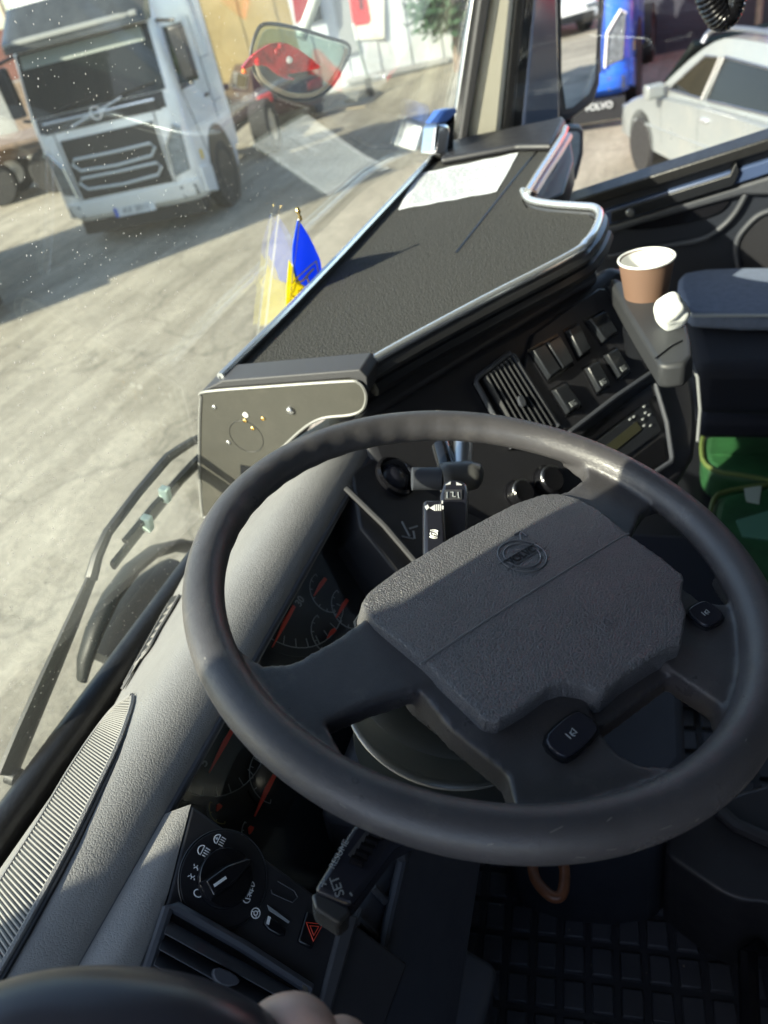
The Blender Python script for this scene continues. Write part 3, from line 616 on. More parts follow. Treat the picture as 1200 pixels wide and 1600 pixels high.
# ---- cab shell
cs = thing('truck_cab_shell', 'dark lined cab body around the driver with beige passenger pillar', 'cab', c(.42, -.5, -.85))
XL, XR, YB = -.80, 1.66, -1.75
MB().box(G, XL - .05, XR + .05, YB, .3, .98 + H, 1.04 + H).build('roof_lining', headliner, cs)
MB().box(G, XL - .05, XR + .05, YB - .06, YB, -.9 + H, 1.04 + H).build('rear_panel', headliner, cs)
MB().box(G, XL - .05, XR + .05, YB, .5, -.93 + H, -.87 + H).build('cab_floor', deep_plastic, cs)
MB().box(G, XL - .08, XL, -.9, .52, -.9 + H, -.10 + H).build('driver_door_panel', door_m, cs)
MB().box(G, XL - .08, XL, YB, -.62, -.9 + H, 1.0 + H).build('driver_side_panel', headliner, cs)
MB().box(G, XL - .08, XL, -.62, .3, .60 + H, 1.0 + H).build('driver_door_header', headliner, cs)
MB().box(G, XR, XR + .08, YB, -.55, -.9 + H, 1.0 + H).build('passenger_side_panel', headliner, cs)
MB().box(G, XR, XR + .08, -.55, .3, .62 + H, 1.0 + H).build('passenger_door_header', headliner, cs)
MB().loft([[glass_pt(x, .9, -.02), glass_pt(x, .9, .03), glass_pt(x, 1.1, .03), glass_pt(x, 1.1, -.08)] for x in (XL, XR)]).build('windscreen_header', headliner, cs)
MB().tube([glass_pt(XL + .02, -.3, 0), glass_pt(XL + .02, .3, 0), glass_pt(XL + .02, 1.0, 0)], .055, 8).build('driver_pillar', headliner, cs, smooth=True)
MB().box(G, XL, XR, .60, .62, -.9 + H, -.46 + H).build('front_bulkhead', deep_plastic, cs)
# passenger pillar (several strips seen side by side)
PF = F(c(1.6, .36, -.05), (.55, -.83, 0), (0, 0, 1))
def pil(name, ps, w0, w1, m, bv=.006):
    return MB().prism(PF, PF.ons(ps), w0, w1).build(name, m, cs, bevel=bv, seg=3)
up = lambda x0, y0, x1, y1, y: x0 + (x1 - x0) * (y - y0) / (y1 - y0)
def strip(xb0, xb1, xt0, xt1, yb=262, yt=-170):
    return [(up(xb0, 232, xt0, 0, yb), yb), (up(xb1, 232, xt1, 0, yb), yb), (up(xb1, 232, xt1, 0, yt), yt), (up(xb0, 232, xt0, 0, yt), yt)]
pil('glass_edge_strip', strip(704, 716, 738, 748), -.02, .0, satin, .003)
pil('glass_edge_gasket', strip(714, 726, 747, 764), -.03, .012, frame_dark, .005)
pil('pillar_trim', strip(726, 782, 764, 806), -.05, .004, beige_trim, .02)
pil('door_seal', strip(780, 800, 803, 822), -.05, .0, rubber, .01)
pil('door_frame', strip(798, 815, 820, 838), -.05, -.01, deep_plastic, .004)

# ---- passenger door
DF = F(c(1.6, 0, -.2), (0, -1, 0), (0, 0, 1))
dr = thing('passenger_door', 'dark passenger door with long window sill ledge and moulded pull recess', 'door', c(1.62, -.1, -.9))
MB().prism(DF, DF.ons([(868, 330), (1240, 204), (1700, 60), (1900, 500), (1500, 900), (860, 760)]), -.06, -.0).build('door_panel', door_m, dr, bevel=.008)
MB().prism(DF, DF.ons([(876, 318), (1240, 202), (1700, 55), (1700, 75), (1240, 222), (880, 334)], .02), -.06, .03).build('window_seal', rubber, dr, bevel=.004)
MB().prism(DF, DF.ons([(895, 345), (1250, 234), (1500, 160), (1500, 180), (1250, 256), (905, 366)], .02), 0, .024).build('sill_ledge', door_blue, dr, bevel=.004)
MB().prism(DF, DF.ons([(955, 330), (1140, 272), (1150, 252), (1156, 266), (1146, 288), (955, 347)], .024), 0, .034).build('sill_groove', deep_plastic, dr, bevel=.002)
MB().cyl(DF, DF.on(985, 332, .036), .010, .03, .042, 20).build('lock_button', satin, dr, bevel=.002)
MB().prism(DF, DF.ons([(905, 366), (1250, 260), (1500, 180), (1500, 235), (1250, 305), (1160, 305), (1000, 350), (915, 380)], .015), 0, .02).build('upper_panel', lower_plastic, dr, bevel=.008, seg=3)
MB().tube([DF.P(a, b, .012) for a, b in [DF.on(x, y, .01) for x, y in [tuple(v) for v in curve([(1165, 303), (1150, 330), (1130, 352), (1100, 372), (1050, 382), (1000, 390), (950, 400)], 6)]]], .007, 8).build('pull_edge', lower_plastic, dr, smooth=True)
MB().prism(DF, smooth_poly(DF.ons([(960, 350), (1140, 306), (1140, 318), (1120, 336), (1050, 355), (980, 362)], .006), 2), 0, .008).build('pull_recess', gloss_black, dr, bevel=.002)
_a = [tuple(v) for v in curve([(1270, 322), (1200, 330), (1168, 352), (1150, 385), (1160, 440)], 6)]
MB().tube([DF.X(x, y, .012) for x, y in _a], .007, 8).build('speaker_surround', lower_plastic, dr, smooth=True)
MB().prism(DF, [DF.on(x, y, .002) for x, y in _a] + [DF.on(1300, 440)], .001, .01).build('speaker_cover', panel_plastic, dr, bevel=.003)
MB().prism(DF, [(.0 - .35, -.04), (.42, .10), (.42, .9), (-.1, .9)], -.035, -.03).build('window_pane', clear_glass, dr)

# ---- wing mirrors outside the passenger window
MF = F(c(2.0, .17, .05), (.78, -.62, 0), (0, 0, 1))
def mirror(name, label, outl, glass_ol, hsg, dep=.14, bv=.02, tint=None, warp=None):
    t = thing(name, label, 'mirror', MF.P(*MF.on(*outl[0]), -.1))
    MB().prism(MF, MF.ons(outl), -dep, 0).build('housing', hsg, t, bevel=bv, seg=3)
    MB().prism(MF, MF.ons(glass_ol), .001, .006).build('glass', mirror_m, t)
    return t
hsg_m = mat('mirror housing', (.035, .04, .06), .35)
mm = mirror('wing_mirror', 'tall wing mirror outside the passenger window reflecting the sunny yard',
       [(864, -120), (954, -120), (948, 0), (941, 132), (931, 162), (897, 188), (872, 192), (862, 150)],
       [(874, -110), (939, -110), (933, 0), (927, 124), (918, 146), (892, 168), (882, 170), (875, 120)], hsg_m)
MF2 = F(c(1.9, .24, .0), (.8, -.6, .05), (0, 0, 1))
q = MB().prism(MF2, MF2.ons([(812, 210), (838, -120), (874, -120), (880, 185), (872, 215)]), -.05, 0).build('mirror_cover', mat('glossy mirror back', (.05, .07, .12), .12, coat=1), mm, bevel=.02, seg=3)
mirror('wide_angle_mirror', 'small squarish lower mirror below the tall wing mirror',
       [(868, 196), (880, 192), (908, 194), (915, 202), (914, 240), (904, 280), (880, 306), (866, 302), (862, 250)],
       [(877, 206), (899, 205), (904, 210), (903, 238), (895, 266), (878, 289), (873, 284), (873, 250)], hsg_m, .1, .012)
MB().tube([MF.X(884, 178, -.05), MF.X(886, 200, -.05)], .02, 8).build('mirror_arm', deep_plastic, mm)

# ---- driver's door mirror outside on the left (shades the dash end)
dm = thing('driver_wing_mirror', 'wing mirror outside the driver side, out of view', 'mirror', c(-1.0, .72, -.1))
MB().prism(F(c(-1.02, .72, .3), (1, 0, 0), (0, 0, 1)), [(-.13, -.42), (.10, -.42), (.13, -.36), (.13, .24), (.085, .30), (.085, .45), (-.13, .45)], -.07, .07).build('housing', hsg_m, dm, bevel=.02)

# ---- shelf over the dash
TZ = -.02
TF = F(c(0, 0, TZ), (1, 0, 0), (0, 1, 0))
def tp(*pts): return TF.ons(pts)
sh = thing('dash_shelf', 'black carpeted shelf with bright metal edging lying across the dashboard', 'shelf', c(.9, .3, -.1))
out = [(.352, .440), (1.50, .427), (1.535, .17), (1.52, .14)] + TF.ons([(822, 304), (816, 316), (822, 326), (850, 332), (918, 337), (928, 345), (924, 378), (905, 402), (565, 584)])
MB().prism(TF, out, -.04, -.002).build('board', deep_plastic, sh, bevel=.004)
MB().prism(TF, out, -.002, .002).build('carpet_top', carpet, sh)
e = MB(); ft = [TF.P(.352, .441, .0), TF.P(.52, .434, .0), TF.P(.8, .430, .0), TF.P(1.1, .429, .0), TF.P(1.5, .428, .0)]
MB().loft([[p + Vector((0, -.001, -.03)), p + Vector((0, .004, -.03)), p + Vector((0, .004, .012)), p + Vector((0, -.001, .012))] for p in ft]).build('front_lip', mat('dark lip', (.02, .02, .022), .5), sh)
MB().tube([p + Vector((0, .001, .012)) for p in ft], .0055, 8).build('front_edging', chrome, sh, smooth=True)
rt = [TF.P(*TF.on(x, y), .012) for x, y in [tuple(v) for v in curve([(565, 588), (640, 545), (760, 480), (890, 412), (915, 392), (930, 372), (938, 348), (930, 336), (905, 333), (860, 329), (828, 322), (818, 308)], 5)]]
MB().tube(rt, .0065, 10).build('rear_edging', chrome, sh, smooth=True)
MB().tube([p + Vector((.004, -.004, -.016)) for p in rt], .010, 8).build('rear_under_strip', mat('dark rounded strip', (.04, .04, .042), .25), sh, smooth=True)
MB().tube([p + Vector((.008, -.008, -.034)) for p in rt[:30]], .012, 8).build('lower_roll', deep_plastic, sh, smooth=True)
MB().tube([TF.X(x, y, .02) for x, y in ((824, 300), (842, 270), (862, 240), (880, 212), (884, 200))], .007, 8).build('side_edging', chrome, sh, smooth=True)
MB().tube([TF.X(x, y, .0) for x, y in ((832, 304), (852, 272), (872, 242), (888, 214))], .010, 8).build('side_edging_inner', mat('pinkish metal', (.55, .42, .42), .3, metal=.8), sh, smooth=True)
MB().prism(TF, tp((884, 196), (890, 206), (896, 250), (880, 300), (845, 318), (832, 306), (866, 262)), -.05, .0).build('side_block', deep_plastic, sh, bevel=.004)
MB().prism(TF, tp((692, 250), (700, 234), (742, 224), (860, 200), (880, 194), (884, 200), (862, 240), (808, 240), (690, 262)), .003, .02).build('far_ledge', panel_plastic, sh, bevel=.008, seg=3)
MB().tube([TF.X(712, 395, .003), TF.X(812, 268, .003), TF.X(846, 228, .003)], .0018, 4).build('carpet_seam', deep_plastic, sh)
# end plate
EP = F(c(.335, .33, -.05), (0, -1, 0), (0, 0, 1))
def ep(*p, w=0): return EP.ons(p, w)
et = thing('shelf_end_plate', 'scuffed dark grey end plate of the shelf with screw heads and a pale edge', 'plate', c(.335, .4, -.25))
def plate_poly(w):
    return [tuple(v) for v in curve([(314, 620), (322, 612), (420, 604), (540, 596), (560, 598), (570, 610), (572, 625), (566, 640), (548, 648), (510, 652), (488, 660), (466, 676), (440, 700), (410, 722), (380, 760), (345, 800), (322, 808), (316, 800), (312, 740), (312, 660), (314, 620)], 4)][:-1]
pp = EP.ons(plate_poly(0))
MB().prism(EP, pp, -.012, 0).build('plate_panel', plate_m, et, bevel=.002)
MB().tube([EP.P(a, b, .0) for a, b in pp], .0022, 6, True).build('plate_edge', plate_edge, et, smooth=True)
MB().prism(EP, ep((312, 614), (345, 597), (560, 580), (572, 592), (574, 618), (566, 600), (545, 594), (330, 610)), -.05, -.004).build('end_cap', frame_dark, et, bevel=.004, seg=3)
for (x, y, r, mt) in ((335, 636, .003, satin), (384, 648, .0042, cup_white), (383, 657, .003, gold), (411, 654, .003, gold), (395, 669, .0028, gold), (357, 691, .0032, satin)):
    MB().lathe(EP, EP.on(x, y), [(r, 0), (r, .0012), (r * .5, .002), (r * .45, .0005), (.0001, .0005)], 14, False).build('screw_head', mt, et)
MB().lathe(EP, EP.on(454, 641), [(.006, 0), (.0058, .002), (.004, .004), (.001, .005)], 20).build('round_stud', satin, et, smooth=True)
MB().tube([EP.P(a, b, .0002) for a, b in arc(*EP.on(385, 682), .026, 0, 360, 40)], .0004, 4).build('scribed_ring', deep_plastic, et)
MB().prism(EP, ep((376, 726), (398, 730), (392, 742), (376, 740)), .0, .001).build('tape_patch', deep_plastic, et)

# paper on the shelf
PP = F(c(0, 0, TZ + .0025), (1, 0, 0), (0, 1, 0))
pm = MB(); cr_ = [zpt(622, 328, PP.o.z), zpt(776, 300, PP.o.z), zpt(810, 239, PP.o.z), zpt(668, 268, PP.o.z)]
cr_[0].y = min(cr_[0].y, .438); cr_[3].y = .438; cr_[3].x = 1.30
rows = []
for j in range(9):
    a = cr_[0].lerp(cr_[3], j / 8); b = cr_[1].lerp(cr_[2], j / 8)
    rows.append([a.lerp(b, i / 12) + Vector((0, 0, .0015 * math.sin(i * .9 + j * .5) ** 2)) for i in range(13)])
pm.sheet(rows).sheet([[p - Vector((0, 0, .0006)) for p in r_] for r_ in rows])
po = pm.build('paper_sheet', paper_m, smooth=True); tag(po, 'white printed paper sheet lying at the far end of the carpeted shelf', 'paper')
pl = MB(); random.seed(3)
for j in range(22):
    u0 = .06; u1 = random.uniform(.5, .93)
    v = .06 + j * .04
    a = cr_[0].lerp(cr_[3], v); b = cr_[1].lerp(cr_[2], v)
    k = u0
    while k < u1:
        k2 = min(u1, k + random.uniform(.03, .09)); p0 = a.lerp(b, k); p1 = a.lerp(b, k2)
        pl.tube([p0 + Vector((0, 0, .0022)), p1 + Vector((0, 0, .0022))], .0012, 3); k = k2 + .012
pl.build('printed_lines', mat('faint print', (.3, .32, .35), .8), po)

# flag on a stick
fl = thing('table_flag', 'small blue over yellow table flag with trident and gold tip, beside the shelf edge', 'flag', c(.60, .43, -.04))
FF = F(c(.56, .460, .0), (1, 0, 0), (0, -.292, .956))
top_ = FF.on(468, 338); bot = FF.on(440, 560)
MB().tube([FF.P(*top_), FF.P(*bot)], .0022, 8).build('stick', white_rod, fl)
MB().lathe(F(FF.P(*top_), (1, 0, 0), (0, 1, 0)), (0, 0), [(.001, -.008), (.0035, -.006), (.0035, .0), (.0015, .002), (.003, .005), (.0045, .009), (.003, .013), (.0005, .015)], 16).build('gold_tip', gold, fl, smooth=True)
def flag_grid(pa, pb, pc_, pd, n=18, k=10, amp=.004):
    A, B, C_, D = [FF.on(*p) for p in (pa, pb, pc_, pd)]
    rows = []
    for j in range(n + 1):
        s = j / n; r_ = []
        for i in range(k + 1):
            q = i / k
            a = (1 - s) * ((1 - q) * A[0] + q * B[0]) + s * ((1 - q) * D[0] + q * C_[0]); b = (1 - s) * ((1 - q) * A[1] + q * B[1]) + s * ((1 - q) * D[1] + q * C_[1])
            r_.append((a, b, amp * math.sin(q * 7 + s * 2) * q))
        rows.append(r_)
    return rows
def flag_part(name, rows, m, w=0):
    fm = MB().sheet([[FF.P(a, b, z + w) for a, b, z in r_] for r_ in rows]).sheet([[FF.P(a, b, z + w - .0006) for a, b, z in r_] for r_ in rows]); return fm.build(name, m, fl, smooth=True)
def ns_poly(name, pts, m):   # cloth quarter shaped from the folded outline
    n = 14; rows = []
    L0 = curve([FF.on(*p) for p in pts[0]], 6); R0 = curve([FF.on(*p) for p in pts[1]], 6); k = 8
    q = min(len(L0), len(R0))
    for j in range(q):
        a = L0[j * (len(L0) - 1) // (q - 1)]; b = R0[j * (len(R0) - 1) // (q - 1)]
        rows.append([(a[0] + (b[0] - a[0]) * i / k, a[1] + (b[1] - a[1]) * i / k, .005 * math.sin(i / k * 6 + j * .12) * (j / q)) for i in range(k + 1)])
    return flag_part(name, rows, m)
ns_poly('blue_half', (((465, 344), (459, 371), (455, 390), (455, 414), (462, 443)), ((467, 344), (482, 368), (492, 391), (499, 413), (502, 458))), flag_blue)
ns_poly('yellow_half', (((452, 406), (448, 438), (444, 478), (440, 518)), ((458, 418), (470, 443), (490, 458), (500, 508))), flag_yellow)
td = MB()
for ps in ([(458, 458), (462, 444), (474, 438), (482, 428), (490, 420)], [(466, 456), (478, 448), (490, 440), (496, 428)], [(476, 460), (484, 446), (480, 434)]):
    td.tube([FF.X(x, y, .008) for x, y in ps], .0016, 5)
td.build('trident_mark', flag_yellow, fl)
td = MB().tube([FF.X(x, y, .007) for x, y in ((484, 416), (494, 408), (498, 428), (494, 440), (482, 458), (458, 464), (452, 450), (462, 436), (484, 416))], .0012, 5).build('trident_border', flag_yellow, fl)
MB().lathe(F(FF.P(*bot), (1, 0, 0), (0, 1, 0)), (0, 0), [(.02, -.004), (.02, 0), (.006, .006), (.003, .012)], 20).build('stand', white_rod, fl, smooth=True)
# toll box at the far corner
TB = F(c(1.42, .40, .0), (.86, -.5, 0), (0, 0, 1))
tb = thing('metal_box', 'shiny metal box with blue top standing in the far corner of the shelf', 'box', TB.P(0, 0, 0))
MB().prism(TB, TB.ons([(668, 244), (690, 248), (696, 200), (690, 192), (674, 194)]), -.03, .02).build('shell', mat('polished case', (.7, .71, .72), .12, metal=1), tb, bevel=.012, seg=4)
MB().prism(TB, TB.ons([(690, 248), (704, 236), (708, 178), (698, 192)]), -.04, .01).build('dark_side', gloss_black, tb, bevel=.004)
MB().prism(TB, TB.ons([(676, 193), (692, 191), (708, 176), (706, 168), (690, 172)]), -.03, .015).build('blue_cap', mat('blue cap', (.05, .12, .4), .25), tb, bevel=.004)

# ---- dashboard body
db = thing('dashboard', 'dark grained dashboard wrapping round the steering wheel', 'dashboard', c(.1, .2, -.85))
prof = [(.474, -.275), (.466, -.245), (.458, -.226), (.438, -.203), (.40, -.170), (.355, -.130), (.325, -.105), (.30, -.090), (.28, -.086), (.262, -.090), (.249, -.099), (.241, -.108), (.238, -.118)]
prof2 = [tuple(v) for v in curve([(a, b, 0) for a, b in prof], 3)]
rows = []
for i in range(41):
    x = -.80 + (1.2) * i / 40
    # the pad swells slightly at the outer end
    e = .02 * max(0, (-.42 - x) / .3)
    fw = max(0, x + .05) * .16
    rows.append([c(x, y - e * .5 + fw * max(0, y - .33) / .13, z + e) for y, z, _ in prof2])
pad = MB().sheet(rows); pad.sheet([[p + Vector((0, .002, -.012)) for p in r_] for r_ in rows])
pad_o = pad.build('dash_pad', pad_plastic, db, smooth=True)
from mathutils.bvhtree import BVHTree
_nv = len(rows[0]); _vs = [p for r_ in rows for p in r_]
PBVH = BVHTree.FromPolygons(_vs, [(i * _nv + k, i * _nv + k + 1, (i + 1) * _nv + k + 1, (i + 1) * _nv + k) for i in range(len(rows) - 1) for k in range(_nv - 1)])
def on_pad(px, py):
    """drop a picture point on the dash pad"""
    d = ray(px, py).normalized(); h = PBVH.ray_cast(CAM, d)
    if h[0] is None or h[0].y > .5: h = PBVH.find_nearest(CAM + d * ((H - .19 - CAM.z) / d.z))
    n = h[1]; n = -n if n.z < 0 else n
    return h[0], n
def pad_strip(name, spine_l, spine_r, m, lift, parent, th=.002, k=8):
    mb = MB(); rows = []
    for (a, b) in zip(spine_l, spine_r):
        r_ = []
        for t in range(k + 1):
            q, fr = on_pad(a[0] + (b[0] - a[0]) * t / k, a[1] + (b[1] - a[1]) * t / k); r_.append(q + fr * lift)
        rows.append(r_)
    mb.sheet(rows); mb.sheet([[p - Vector((0, 0, th)) for p in r_] for r_ in rows]); return mb.build(name, m, parent, smooth=True), rows
sL = [tuple(v) for v in curve([(208, 1088), (180, 1108), (150, 1145), (110, 1205), (60, 1290), (0, 1385), (-60, 1490)], 6)]
sR = [tuple(v) for v in curve([(209, 1090), (206, 1110), (186, 1165), (150, 1240), (105, 1330), (45, 1440), (-30, 1570)], 6)]
def ang(a, b): return math.atan2(a[1] - b[1], a[0] - b[0])
grille_base, GR = pad_strip('demister_grille', sL, sR, mat('grille backing', (.085, .083, .08), .7), .0012, db)
LN = [0]
for i in range(1, len(GR)): LN.append(LN[-1] + (GR[i][4] - GR[i - 1][4]).length)
UPV = Vector((0, -.3, .95)); rb = MB(); n_r = int(LN[-1] / .0033)
for k in range(2, n_r):
    s = LN[-1] * k / n_r; i = min(max(j for j in range(len(LN)) if LN[j] <= s + 1e-9), len(LN) - 2); t_ = (s - LN[i]) / max(1e-6, LN[i + 1] - LN[i])
    rb.tube([GR[i][m_].lerp(GR[i + 1][m_], t_) + UPV * .0006 for m_ in range(9)], .0011, 5, up=(0, 0, 1))
rb.build('grille_rib', mat('rib beige grey', (.22, .212, .2), .55), grille_base)
for e_, off_ in ((0, 0), (8, 0)): MB().tube([r_[e_] + UPV * .0006 for r_ in GR], .0026, 6).build('grille_rim', pad_plastic, grille_base, smooth=True)
MB().tube([r_[8] + Vector((.001, -.0045, -.0012)) for r_ in GR], .002, 6).build('grille_shadow_gap', deep_plastic, grille_base)
# small saw-tooth demister vent
vL = [(252, 936), (238, 955), (222, 985), (206, 1015), (184, 1062)]; vR = [(283, 932), (270, 955), (252, 985), (232, 1020), (186, 1074)]
vb, VR = pad_strip('window_vent', [tuple(v) for v in curve(vL, 5)], [tuple(v) for v in curve(vR, 5)], deep_plastic, .003, db)
vt_ = MB()
for k in range(8):
    s = .12 + k * .1; i = min(int(s * (len(VR) - 1)), len(VR) - 3)
    a, b, b2 = VR[i + 1][2], VR[i][8], VR[i + 2][8]; u_ = UPV * .0016
    vt_.add([b + u_, b2 + u_, a + u_, b, b2, a], [(0, 1, 2), (5, 4, 3), (0, 3, 4, 1), (1, 4, 5, 2), (2, 5, 3, 0)])
vt_.build('vent_tooth', mat('rib beige grey', (.3, .29, .27), .5), vb)
for e_ in (0, 8): MB().tube([r_[e_] + UPV * .0006 for r_ in VR], .0018, 5).build('vent_rim', pad_plastic, vb)

# ---- lower panel frame (light switches)
LP = F(c(0, .19, -.14), (1, 0, 0), (0, .73, .68))
MB().prism(LP, LP.ons([(300, 1256), (640, 1505), (560, 1720), (150, 1700), (212, 1520), (262, 1405)]), -.03, -.001).build('switch_panel', panel_plastic, db, bevel=.003, seg=3)
_B = curve([LP.on(*p) for p in ((299, 1256), (280, 1330), (262, 1400), (240, 1460), (215, 1520), (180, 1620), (150, 1700), (100, 1800))], 4)
rows = []
for k, b_ in enumerate(_B):
    t_ = k / (len(_B) - 1); l_ = c(-.192 - .50 * t_ ** 1.1, .2395, -.116); p_b = LP.P(b_[0], b_[1], -.0015)
    md_ = (l_ + p_b) / 2 + LP.w * (.002 + .016 * min(1, t_ * 3)); rows.append([l_.lerp(md_, q).lerp(md_.lerp(p_b, q), q) for q in [i / 10 for i in range(11)]])
MB().sheet(rows).sheet([[p - Vector((0, 0, .006)) for p in r_] for r_ in rows]).build('pad_lower_edge', pad_plastic, db, smooth=True)
kc = LP.on(350, 1372)
lk = MB().cyl(LP, kc, .0355, -.004, .0006, 48).build('light_dial', mat('dial ring', (.014, .014, .017), .35), db, bevel=.0006)
MB().lathe(LP, kc, [(.0225, .0), (.0225, .004), (.021, .006), (.001, .006)], 40).build('knob_base', gloss_black, lk, smooth=True)
ka = ang(LP.on(383, 1345), LP.on(325, 1385))
kd = Vector((math.cos(ka), math.sin(ka))); kn = Vector((-kd.y, kd.x)); K = Vector(kc)
def kp(a, b): q = K + kd * a + kn * b; return (q.x, q.y)
MB().prism(LP, [kp(-.021, -.0085), kp(-.0, -.0095), (kp(.021, -.004)), kp(.024, 0), kp(.021, .004), kp(0, .0095), kp(-.021, .0085)], .005, .017, [kp(-.019, -.006), kp(0, -.0065), kp(.017, -.0025), kp(.02, 0), kp(.017, .0025), kp(0, .0065), kp(-.019, .006)]).build('knob_grip', gloss_black, lk, bevel=.0015, seg=3)
MB().prism(LP, [kp(-.016, -.0011), kp(-.005, -.0011), kp(-.005, .0011), kp(-.016, .0011)], .0168, .0176).build('knob_pointer', white_print, lk)
ic = MB()
def icon(px, py, shapes, s=.0055, rot=0, w=.0012, mb=ic, fr=LP, off=.0008):
    q = Vector(fr.on(px, py))
    for pts in shapes:
        pp_ = [((q.x + s * (a * math.cos(rot) - b * math.sin(rot))), (q.y + s * (a * math.sin(rot) + b * math.cos(rot)))) for a, b in pts]
        stroke(mb, fr, pp_, w * .75, off)
lampD = [arc(0, 0, .75, -90, 90, 8) + [(0, -.75)], [(0, .75), (0, -.75)]]
rays_ = [[(-.3, y), (-1.1, y)] for y in (-.6, -.2, .2, .6)]
icon(316, 1329, lampD + rays_, .0050, R(90) + .0)
icon(341, 1312, lampD + rays_ + [[(.1, 0), (.6, 0)], [(.35, -.25), (.35, .25)]], .0050, R(90))
icon(303, 1363, [arc(-.5, 0, .4, 90, 270, 6), arc(.5, 0, .4, -90, 90, 6), [(-.9, .5), (-1.2, .7)], [(-.95, 0), (-1.3, 0)], [(-.9, -.5), (-1.2, -.7)], [(.9, .5), (1.2, .7)], [(.95, 0), (1.3, 0)], [(.9, -.5), (1.2, -.7)]], .0042)
icon(309, 1396, [arc(0, 0, .6, 0, 360, 12, .8)], .0042)
icon(382, 1353, [arc(0, 0, .7, 0, 360, 10), [(.3, -.9), (.3, -1.2)], [(-.3, -.9), (-.3, -1.2)], [(.9, .3), (1.2, .4)], [(-.9, .3), (-1.2, .4)], [(0, .9), (0, 1.2)]], .0038)
icon(391, 1384, lampD + [[(-.3, .5), (-1.2, .5)], [(-.3, 0), (-1.2, 0)], [(-.3, -.5), (-1.2, -.5)], [(-.8, -.8), (-.6, .8)]], .0042, R(15))
icon(385, 1404, lampD + [[(-.3, .5), (-1.2, .5)], [(-.3, 0), (-1.2, 0)], [(-.3, -.5), (-1.2, -.5)], [(-.8, -.8), (-.6, .8)]], .0042, R(195))
icon(399, 1427, [arc(0, 0, .8, 0, 360, 14), arc(0, 0, .35, 0, 360, 8), [(0, .45), (0, .75)], [(.4, -.25), (.65, -.45)], [(-.4, -.25), (-.65, -.45)]], .0046)
ic.build('dial_symbol', white_print, lk)
MB().prism(LP, LP.ons([(388, 1391), (393, 1396), (388, 1399), (383, 1395)]), .0004, .001).build('dial_symbol', white_print, lk)
MB().tube([LP.P(a, b, .0) for a, b in arc(*kc, .0365, 0, 360, 60)], .0007, 4).build('dial_groove', deep_plastic, lk)
di = MB().prism(LP, smooth_poly(LP.ons([(414, 1430), (446, 1448), (444, 1468), (410, 1448)]), 1), -.004, .0022).build('dimmer_wheel', gloss_black, db, bevel=.001)
MB().prism(LP, LP.ons([(417, 1432), (421, 1434), (418, 1446), (414, 1444)]), .0022, .0032).build('dimmer_mark', white_print, di)
MB().prism(LP, LP.ons([(417, 1414), (452, 1440), (450, 1443), (420, 1423)]), .0002, .001).build('dimmer_scale', dim_print, di)
MB().tube([LP.X(x, y, .0005) for x, y in ((434, 1377), (460, 1392), (465, 1402), (457, 1410), (425, 1396), (424, 1390))], .0006, 4).build('blank_outline', frame_dark, db)
hz_ = MB().prism(LP, LP.ons([(478, 1424), (502, 1438), (486, 1484), (464, 1472)]), -.004, .003).build('hazard_switch', gloss_black, db, bevel=.0015)
tri = MB(); tc_ = Vector(LP.on(488, 1453))
for s_ in (.0085, .0045): tri.tube([LP.P(tc_.x + s_ * math.cos(R(a)), tc_.y + s_ * math.sin(R(a)), .0036) for a in (80, 200, 320)], .0006, 4, True)
tri.build('warning_triangle', red_print, hz_)
# side outlet vent
av = db
VO = [(262, 1412), (492, 1545), (470, 1640), (190, 1640), (222, 1520)]
MB().tube([LP.X(x, y, .002) for x, y in ((215, 1560), (236, 1500), (262, 1420), (275, 1418), (380, 1478), (484, 1545), (476, 1580), (455, 1640))], .0045, 8).build('vent_frame', lower_plastic, av, smooth=True)
MB().prism(LP, LP.ons([(266, 1420), (484, 1546), (460, 1640), (190, 1640)]), -.001, .0003).build('vent_cavity', gloss_black, av)
vs_ = MB()
for k in range(7):
    x0, y0 = 262 - k * 8, 1440 + k * 24; x1, y1 = 470 - k * 6, 1556 + k * 26
    a = LP.X(x0, y0, .001); b = LP.X(x1, y1, .001)
    vs_.loft([[p, p + LP.w * .009 + LP.u * -.010, p + LP.w * .010 + LP.u * -.0095, p + LP.u * .0012] for p in (a, b)])
vs_.build('vent_slat', lower_plastic, av)
MB().prism(LP, smooth_poly(LP.ons([(326, 1512), (358, 1524), (368, 1540), (340, 1546), (322, 1530)]), 1), .008, .014).build('vent_slider', lower_plastic, av, bevel=.001)
MB().prism(LP, smooth_poly(LP.ons([(466, 1538), (472, 1536), (478, 1552), (472, 1556)]), 1), .004, .006).build('vent_badge', satin, av)

# ---- instrument cluster (recessed)
CF = F(c(0, .235, -.20), (1, 0, 0), (0, .6, .8))
cl = db
dial_m = mat('dial face', (.008, .011, .014), .35)
MB().box(CF, -.20, .34, -.14, .06, -.03, -.0045).build('dial_face', dial_m, cl)
MB().loft([[c(x, .237, -.118), c(x, .243, -.126), CF.P(x, .062, -.004), CF.P(x, .062, .006)] for x in (-.21, .36)]).build('hood_underside', gloss_black, cl)
rimp = [LP.X(300, 1262, .004), LP.X(283, 1268, .004), LP.X(286, 1240, .006), LP.X(305, 1190, .006), LP.X(330, 1130, .006)]
MB().tube([c(-.80 + 1.2 * i / 20, .238, -.119) for i in range(21)], .0035, 8).build('hood_lip', lower_plastic, cl, smooth=True)
MB().box(F(CF.P(-.197, 0, 0), (0, -.8, .6), CF.v), -.012, .05, -.16, .06, -.004, .004).build('cluster_end_wall', gloss_black, cl)
